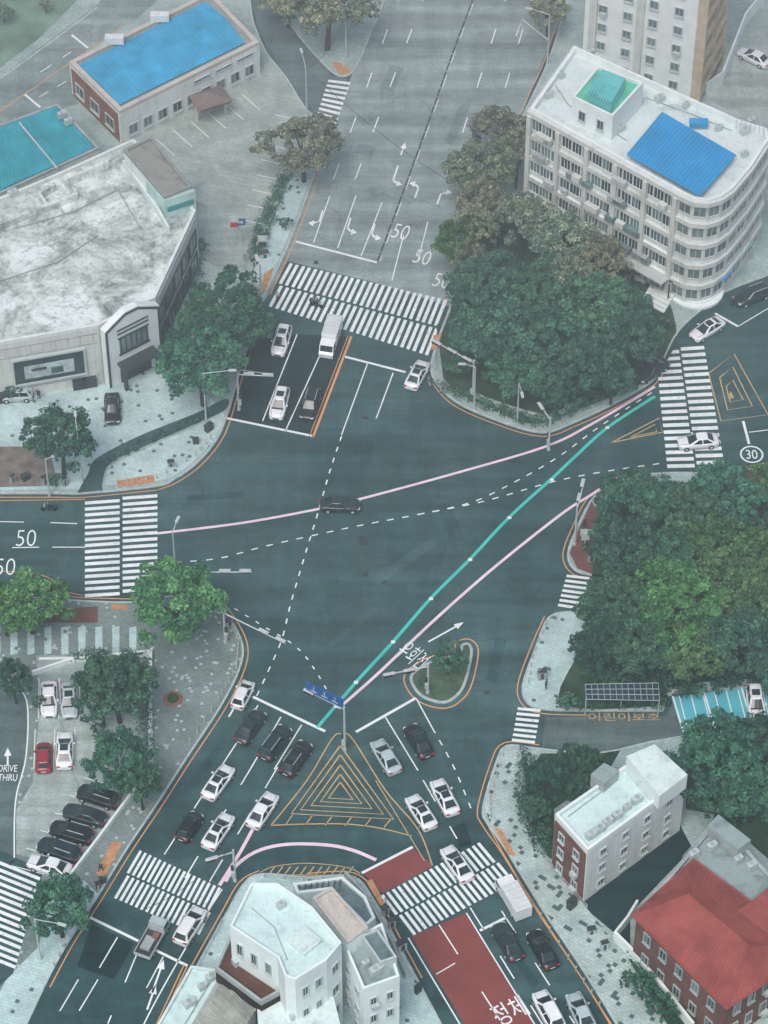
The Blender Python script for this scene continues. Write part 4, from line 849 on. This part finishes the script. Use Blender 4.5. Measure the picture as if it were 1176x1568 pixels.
for c in [(431,521,-.33,1,'suv_s',WH),(506,522,-.28,1,'boxtruck',WH,'delivery_truck'),(428,617,-.28,1,'suv_s',WH),(475,619,-.3,1,'suv_s',BK),(639,573,.5,-1,'sedan_s',WH),
 (521,772,1,.03,'sedan',DG),(1083,503,-1,.62,'sedan_s',WH),(998,566,-1,.75,'sedan',DG),(1152,452,-1,.4,'suv',DG),(1069,675,-1,.07,'sedan',WH),
 (372,1063,.5,-1,'hatch',WH),(383,1112,.66,-.9,'sedan',DG),(421,1137,.62,-.9,'suv',DB),(453,1161,.62,-.9,'suv_s',BK),(334,1197,.62,-.9,'sedan_s',WH),(402,1240,.58,-.9,'sedan',WH),
 (290,1265,.62,-.9,'hatch',BK),(334,1272,.6,-.9,'sedan_s',WH),(291,1417,.6,-.9,'suv',WH),(234,1437,.5,-.9,'flattruck',SV,'pickup_truck'),
 (591,1158,-.55,-.9,'sedan',SV),(641,1134,-.55,-.9,'sedan_s',BK),(645,1243,-.6,-.9,'sedan_s',WH),(681,1220,-.5,-.9,'sedan_s',WH),(700,1322,-.6,-.9,'sedan_s',WH),(784,1376,-.5,-.9,'boxtruck',WH,'delivery_truck'),
 (777,1441,-.55,-.9,'sedan',DG),(831,1453,-.5,-.9,'sedan',BK),(840,1547,-.5,-.9,'suv',WH),(890,1550,-.45,-.9,'sedan',SV)]: car(*c)
for c in [(172,626,0,1,'sedan_s',BK),(75,1071,.0,1,'sedan',WH),(106,1073,.02,1,'sedan_s',SV),(99,1149,.05,-1,'sedan_s',WH),(67,1160,0,-1,'hatch',RD),
 (150,1220,-1,-.3,'suv',BK),(129,1248,-1,-.3,'sedan',DG),(109,1275,-1,-.32,'suv',BK),(90,1302,-1,-.35,'suv',DB),(76,1326,-1,-.3,'sedan',WH),(1155,88,-1,-.5,'sedan',WH),(1157,1076,.1,1,'suv_s',WH),(25,605,-1,.05,'hatch',SV)]: car(*c,name='parked_car',zz=.15)
# ------------------------------------------------------------------ street furniture
def horiz(u,v,du,dv):
    d=P(u+du,v+dv)-P(u,v); d.z=0; return d.normalized()
def lamp(u,v,h,du,dv,al=3.0,double=False):
    p=P(u,v); p.z=.1; b=MB(); d=horiz(u,v,du,dv); t=p+Vector((0,0,h))
    b.cyl(p,p+Vector((0,0,.5)),.17,.15,METAL,8); b.cyl(p+Vector((0,0,.5)),t,.11,.07,METAL,8)
    for s in((1,-1) if double else (1,)):
        e=t+d*al*s+Vector((0,0,.5)); b.cyl(t,e,.06,.045,METAL,6); y=Vector((-d.y,d.x,0)); b.box(e+d*.35*s,d*.45,y*.16,(0,0,.07),METAL); b.box(e+d*.35*s-Vector((0,0,.09)),d*.35,y*.12,(0,0,.02),LAMP)
    b.build('street_lamp',p)
def signal(u,v,h,du,dv,al=6,heads=2,sign=False):
    p=P(u,v); p.z=.1; b=MB(); d=horiz(u,v,du,dv); y=Vector((-d.y,d.x,0)); t=p+Vector((0,0,h))
    b.cyl(p,p+Vector((0,0,.4)),.22,.2,METAL,8); b.cyl(p+Vector((0,0,.4)),t+Vector((0,0,.4)),.15,.11,METAL,8); b.cyl(t,t+d*al,.09,.06,METAL,8)
    for k in range(heads):
        c=t+d*(al-.7-k*2.2)+Vector((0,0,-.05)); b.box(c+y*.12,d*.62,y*.12,(0,0,.2),MDARK)
        for j,m in enumerate((REDL,YELS,GRNL,GRNL)): b.cyl(c+d*(-.45+j*.3)+y*.24,c+d*(-.45+j*.3)+y*.27,.12,.12,m if (j==0) else BLACK,10)
        b.box(c+y*.1+Vector((0,0,.22)),d*.62,y*.2,(0,0,.015),METAL)
    b.box(p+Vector((0,0,2.4))+d*.2,d*.15,y*.12,(0,0,.35),MDARK)
    b.box(p+Vector((0,0,1.2))+d*.18,d*.14,y*.16,(0,0,.4),METAL)
    if sign:
        c=t+d*(al-2.6)+Vector((0,0,.8)); b.box(c,d*2.3,y*.05,(0,0,.75),BLUS)
        for s in(-1,1):
            for k in range(3): b.box(c+d*(-1.3+k*1.3)+y*.06*s+Vector((0,0,-.3)),d*.36,y*.01,(0,0,.06),LAMP); b.box(c+d*(-1.3+k*1.3)+y*.06*s+Vector((0,0,.2)),d*.05,y*.01,(0,0,.26),LAMP)
        b.build('direction_sign_gantry',p)
    else: b.build('traffic_signal',p)
lamp(316,652,8.5,1,.0,3); lamp(126,738,9,-.1,-1,1.2); lamp(76,760,6,1,0,.8); lamp(530,90,7,1,0,2.8); lamp(838,98,8,-1,-.15,2.4); lamp(792,648,6.5,.2,1,2)
lamp(270,890,8,.4,-.8,1.2); lamp(726,628,7,-1,0,1.2); lamp(62,1470,7,1,.3,2.6); lamp(752,372,5.5,-1,-.1,1.6); lamp(470,180,8,-.3,-1,2.5)
signal(366,628,5.8,1,.05,4.2); signal(724,612,6,-1,-.55,6.0,3); signal(880,835,6,.25,-1,4.5); signal(318,930,5.8,1,.0,5,2); signal(528,1150,7,-1,-.5,5,1,True); signal(655,1062,4.5,-1,.2,5,2); signal(345,985,5,1,.5,8,2); signal(400,455,5,-.3,-1,2,1); signal(360,1350,5,-1,.3,3,1); signal(840,690,5,-.4,-.6,3,1); signal(500,70,6,-.3,-1,2.5,1); signal(745,335,5,-1,0,2.5,1)
def bollards(px,n):
    w=G(px); b=MB(); L=[w[i].lerp(w[i+1],k/n) for i in range(len(w)-1) for k in range(n)]
    for p in L: b.cyl((p.x,p.y,.1),(p.x,p.y,.95),.08,.07,METAL,8); b.cyl((p.x,p.y,.95),(p.x,p.y,1.0),.09,.04,YELS,8)
    b.build('bollards')
bollards([(180,742),(240,735),(300,700),(330,665)],4); bollards([(350,950),(366,985),(362,1025),(335,1075),(280,1155)],5); bollards([(770,1160),(750,1225),(752,1262)],4); bollards([(675,600),(740,630),(800,650)],5); bollards([(835,960),(815,1010),(808,1060)],4); bollards([(160,1350),(115,1425),(75,1495)],5); bollards([(800,1365),(870,1470),(930,1560)],5)
def fence(px,name='guard_rail',h=.9,step=2.0):
    w=resample(G(smo(px,5)),step); b=MB()
    for i,p in enumerate(w):
        b.cyl((p.x,p.y,.1),(p.x,p.y,h),.05,.05,METAL,6)
        if i: 
            for zz in(h*.5,h*.95): b.cyl((w[i-1].x,w[i-1].y,zz),(p.x,p.y,zz),.035,.035,METAL,5)
    b.build(name)
fence([(800,1195),(797,1240),(830,1312),(900,1395)],'fence'); fence([(405,1345),(470,1350),(540,1352),(570,1385),(630,1500)]); fence([(690,480),(665,560),(700,612)]); fence([(340,1415),(300,1490),(235,1600)])
def pole_sign(u,v,name,m1,m2,h=4):
    p=P(u,v); b=MB(); b.cyl((p.x,p.y,.1),(p.x,p.y,h),.08,.07,METAL,6)
    b.box((p.x,p.y-.1,h-.4),(.6,0,0),(0,.08,0),(0,0,.45),m1); b.box((p.x,p.y-.1,h-1.3),(.45,0,0),(0,.08,0),(0,0,.3),m2); b.box((p.x,p.y-.2,h-.4),(.3,0,0),(0,.02,0),(0,0,.2),LAMP); b.build(name,(p.x,p.y,0))
pole_sign(360,378,'shop_sign',METAL,REDL,5); pole_sign(403,385,'notice_board',METAL,MDARK,2.6); pole_sign(895,840,'traffic_sign',METAL,METAL,3.2); pole_sign(370,372,'shop_sign',BLUS,METAL,4)
def cabinet(u,v,m,name='utility_box',w=.5,h=1.2):
    p=P(u,v); b=MB(); a=random.random(); x=Vector((math.cos(a)*w,math.sin(a)*w,0)); y=Vector((-x.y,x.x,0))*.6
    b.box((p.x,p.y,.12+h/2),x,y,(0,0,h/2),m); b.box((p.x,p.y,.12+h+.05),x*1.1,y*1.15,(0,0,.05),MDARK); b.box(Vector((p.x,p.y,.1+h/2))-y*1.02,x*.4,y*.03,(0,0,h*.35),MDARK); b.build(name,(p.x,p.y,0))
for u,v in ((395,378),(405,395),(388,410),(408,368),(300,680),(262,715),(320,660),(70,742),(100,745),(893,820),(905,860),(660,590),(1040,455),(830,1040),(158,1352),(815,1290),(905,1430),(925,1455),(875,1390),(350,958),(118,1358),(20,740),(40,735),(590,1400),(600,1420),(615,1455),(640,1520),(1000,445),(960,430),(940,400)): cabinet(u,v,random.choice([METAL,WALG,MDARK,WALG]),w=random.uniform(.25,.5),h=random.uniform(.7,1.3))
p=P(265,1072); b=MB(); r=1.1; b.prism([(p.x+r*math.cos(t),p.y+r*math.sin(t)) for t in np.linspace(.3,6.58,9)[:-1]],.14,.2,BRN); b.prism([(p.x+.6*math.cos(t),p.y+.6*math.sin(t)) for t in np.linspace(0,6.28,9)[:-1]],.2,.45,GRASS); b.build('tree_planter')
def wire(a,ha,c,hc):
    A=P(*a);B=P(*c); b=MB(); pts=[A.lerp(B,k/14)+Vector((0,0,ha+(hc-ha)*k/14-1.6*math.sin(math.pi*k/14))) for k in range(15)]
    for i in range(14): b.cyl(pts[i],pts[i+1],.03,.03,MDARK,4)
    b.build('overhead_cable')
wire((470,180),8,(752,372),6); wire((316,652),7,(366,628),6); wire((530,90),7,(470,180),8); wire((360,1350),6,(190,1460),6)
# ------------------------------------------------------------------ people
def person(seed,stride):
    V=[(0,0,.95),(0,0,1.2),(0,0,1.42),(0,.01,1.52),(0,.02,1.66),(.11,0,.9),(.12,stride*.5,.5),(.12,stride,.08),(.12,stride+.14,.05),(-.11,0,.9),(-.12,-stride*.4,.5),(-.12,-stride,.08),(-.12,-stride+.14,.05),(.2,0,1.4),(.25,-stride*.4,1.12),(.25,-stride*.5+.08,.88),(-.2,0,1.4),(-.25,stride*.4,1.12),(-.25,stride*.6+.08,.88)]
    E=[(0,1),(1,2),(2,3),(3,4),(0,5),(5,6),(6,7),(7,8),(0,9),(9,10),(10,11),(11,12),(2,13),(13,14),(14,15),(2,16),(16,17),(17,18)]
    R=[.15,.15,.17,.06,.11,.10,.07,.05,.045,.10,.07,.05,.045,.08,.055,.04,.08,.055,.04]
    me=bpy.data.meshes.new('person'); me.from_pydata(V,E,[]); o=bpy.data.objects.new('person',me); scene.collection.objects.link(o)
    md=o.modifiers.new('s','SKIN'); sv=me.skin_vertices[0].data
    for i,r in enumerate(R): sv[i].radius=(r,r); sv[i].use_root=(i==0)
    o.modifiers.new('ss','SUBSURF').levels=1; bpy.context.view_layer.update()
    me2=bpy.data.meshes.new_from_object(o.evaluated_get(bpy.context.evaluated_depsgraph_get())); bpy.data.objects.remove(o)
    me2.materials.clear(); 
    for m in(CARP,DENIM,SKIN,MDARK): me2.materials.append(m)
    for f in me2.polygons:
        z=f.center.z; f.material_index=1 if z<.93 else (0 if z<1.47 else (3 if z>1.68 or (f.center.y<0 and z>1.55) else 2)); f.use_smooth=True
    return me2
PM=[person(0,.22),person(1,.05)]
for i,(u,v,zz) in enumerate([(1012,502,.14),(1022,506,.14),(480,470,.02),(425,462,.02),(826,1040,.14),(836,1056,.14),(895,808,.14),(60,612,.14),(155,1335,.14),(150,1362,.14),(395,385,.14),(1120,470,.14),(590,1390,.14),(812,1270,.14)]):
    p=P(u,v); o=bpy.data.objects.new('pedestrian',PM[i%2]); scene.collection.objects.link(o); o.location=(p.x,p.y,zz); o.rotation_euler=(0,0,random.uniform(0,6.28)); o.color=(*random.choice([(.5,.5,.5),(.03,.03,.04),(.05,.08,.09),(.05,.1,.3)]),1)
def moto(u,v,du,dv,zz=.02):
    p=P(u,v); d=horiz(u,v,du,dv); y=Vector((-d.y,d.x,0)); b=MB(); o=Vector((p.x,p.y,zz))
    for s in(-.62,.62): b.cyl(o+d*s-y*.06+Vector((0,0,.29)),o+d*s+y*.06+Vector((0,0,.29)),.29,.29,BLACK,14)
    b.box(o+Vector((0,0,.5)),d*.45,y*.13,(0,0,.15),MDARK); b.box(o-d*.25+Vector((0,0,.72)),d*.35,y*.13,(0,0,.06),BLACK); b.cyl(o+d*.62+Vector((0,0,.3)),o+d*.42+Vector((0,0,1.0)),.04,.04,METAL,6); b.cyl(o+d*.42-y*.35+Vector((0,0,1)),o+d*.42+y*.35+Vector((0,0,1)),.03,.03,METAL,6); b.box(o-d*.7+Vector((0,0,.85)),d*.2,y*.2,(0,0,.18),MDARK); b.box(o+d*.45+Vector((0,0,.85)),d*.06,y*.16,(0,0,.14),WALG)
    b.build('motorcycle',(p.x,p.y,zz)); q=bpy.data.objects.new('rider',PM[1]); scene.collection.objects.link(q); q.location=(p.x,p.y,zz+.1); q.scale=(1,1,.85); q.rotation_euler=(0,0,math.atan2(d.y,d.x)-math.pi/2); q.color=(.05,.05,.07,1)
moto(75,782,-1,0); moto(485,470,.9,.3)
# ------------------------------------------------------------------ atmosphere, light, camera
b=MB(); m=bpy.data.materials.new('haze_air'); m.use_nodes=True; n=m.node_tree; n.nodes.clear(); out=n.nodes.new('ShaderNodeOutputMaterial'); v=n.nodes.new('ShaderNodeVolumeScatter'); v.inputs['Color'].default_value=(.80,.98,.98,1); v.inputs['Density'].default_value=.0038; n.links.new(v.outputs[0],out.inputs['Volume'])
x0,x1,y0,y1=-190,190,-140,260; za,zb,zc=50,60,190
b.raw([(x0,y0,za),(x1,y0,za),(x1,y1,za),(x0,y1,za),(x0,y0,zb),(x1,y0,zb),(x1,y1,zc),(x0,y1,zc)],[(0,3,2,1),(4,5,6,7),(0,1,5,4),(1,2,6,5),(2,3,7,6),(3,0,4,7)],m); b.build('haze')
w=bpy.data.worlds.new('World'); scene.world=w; w.use_nodes=True; n=w.node_tree; bg=n.nodes['Background']; sk=n.nodes.new('ShaderNodeTexSky'); sk.sky_type='NISHITA'; sk.sun_disc=False
EL,AZ=58,200
sk.sun_elevation=math.radians(EL); sk.sun_rotation=math.radians(AZ); sk.air_density=1.0; sk.dust_density=3.0; sk.ozone_density=1.0
n.links.new(sk.outputs[0],bg.inputs[0]); bg.inputs[1].default_value=.15
s=bpy.data.lights.new('sun','SUN'); s.energy=2.5; s.angle=math.radians(32); s.color=(1,.98,.94); so=bpy.data.objects.new('sun',s); scene.collection.objects.link(so)
d=Vector((math.sin(math.radians(AZ))*math.cos(math.radians(EL)),math.cos(math.radians(AZ))*math.cos(math.radians(EL)),math.sin(math.radians(EL)))); so.rotation_euler=d.to_track_quat('Z','Y').to_euler(); so.location=d*200
cd=bpy.data.cameras.new('camera'); cd.sensor_fit='VERTICAL'; cd.sensor_height=24; cd.lens=24*F/1568; cd.clip_start=1; cd.clip_end=5000
co=bpy.data.objects.new('camera',cd); scene.collection.objects.link(co); co.location=(0,-D*CT,CH); co.rotation_euler=(math.pi/2-TH,0,0); scene.camera=co
scene.view_settings.view_transform='Standard'; scene.view_settings.look='None'; scene.view_settings.exposure=0
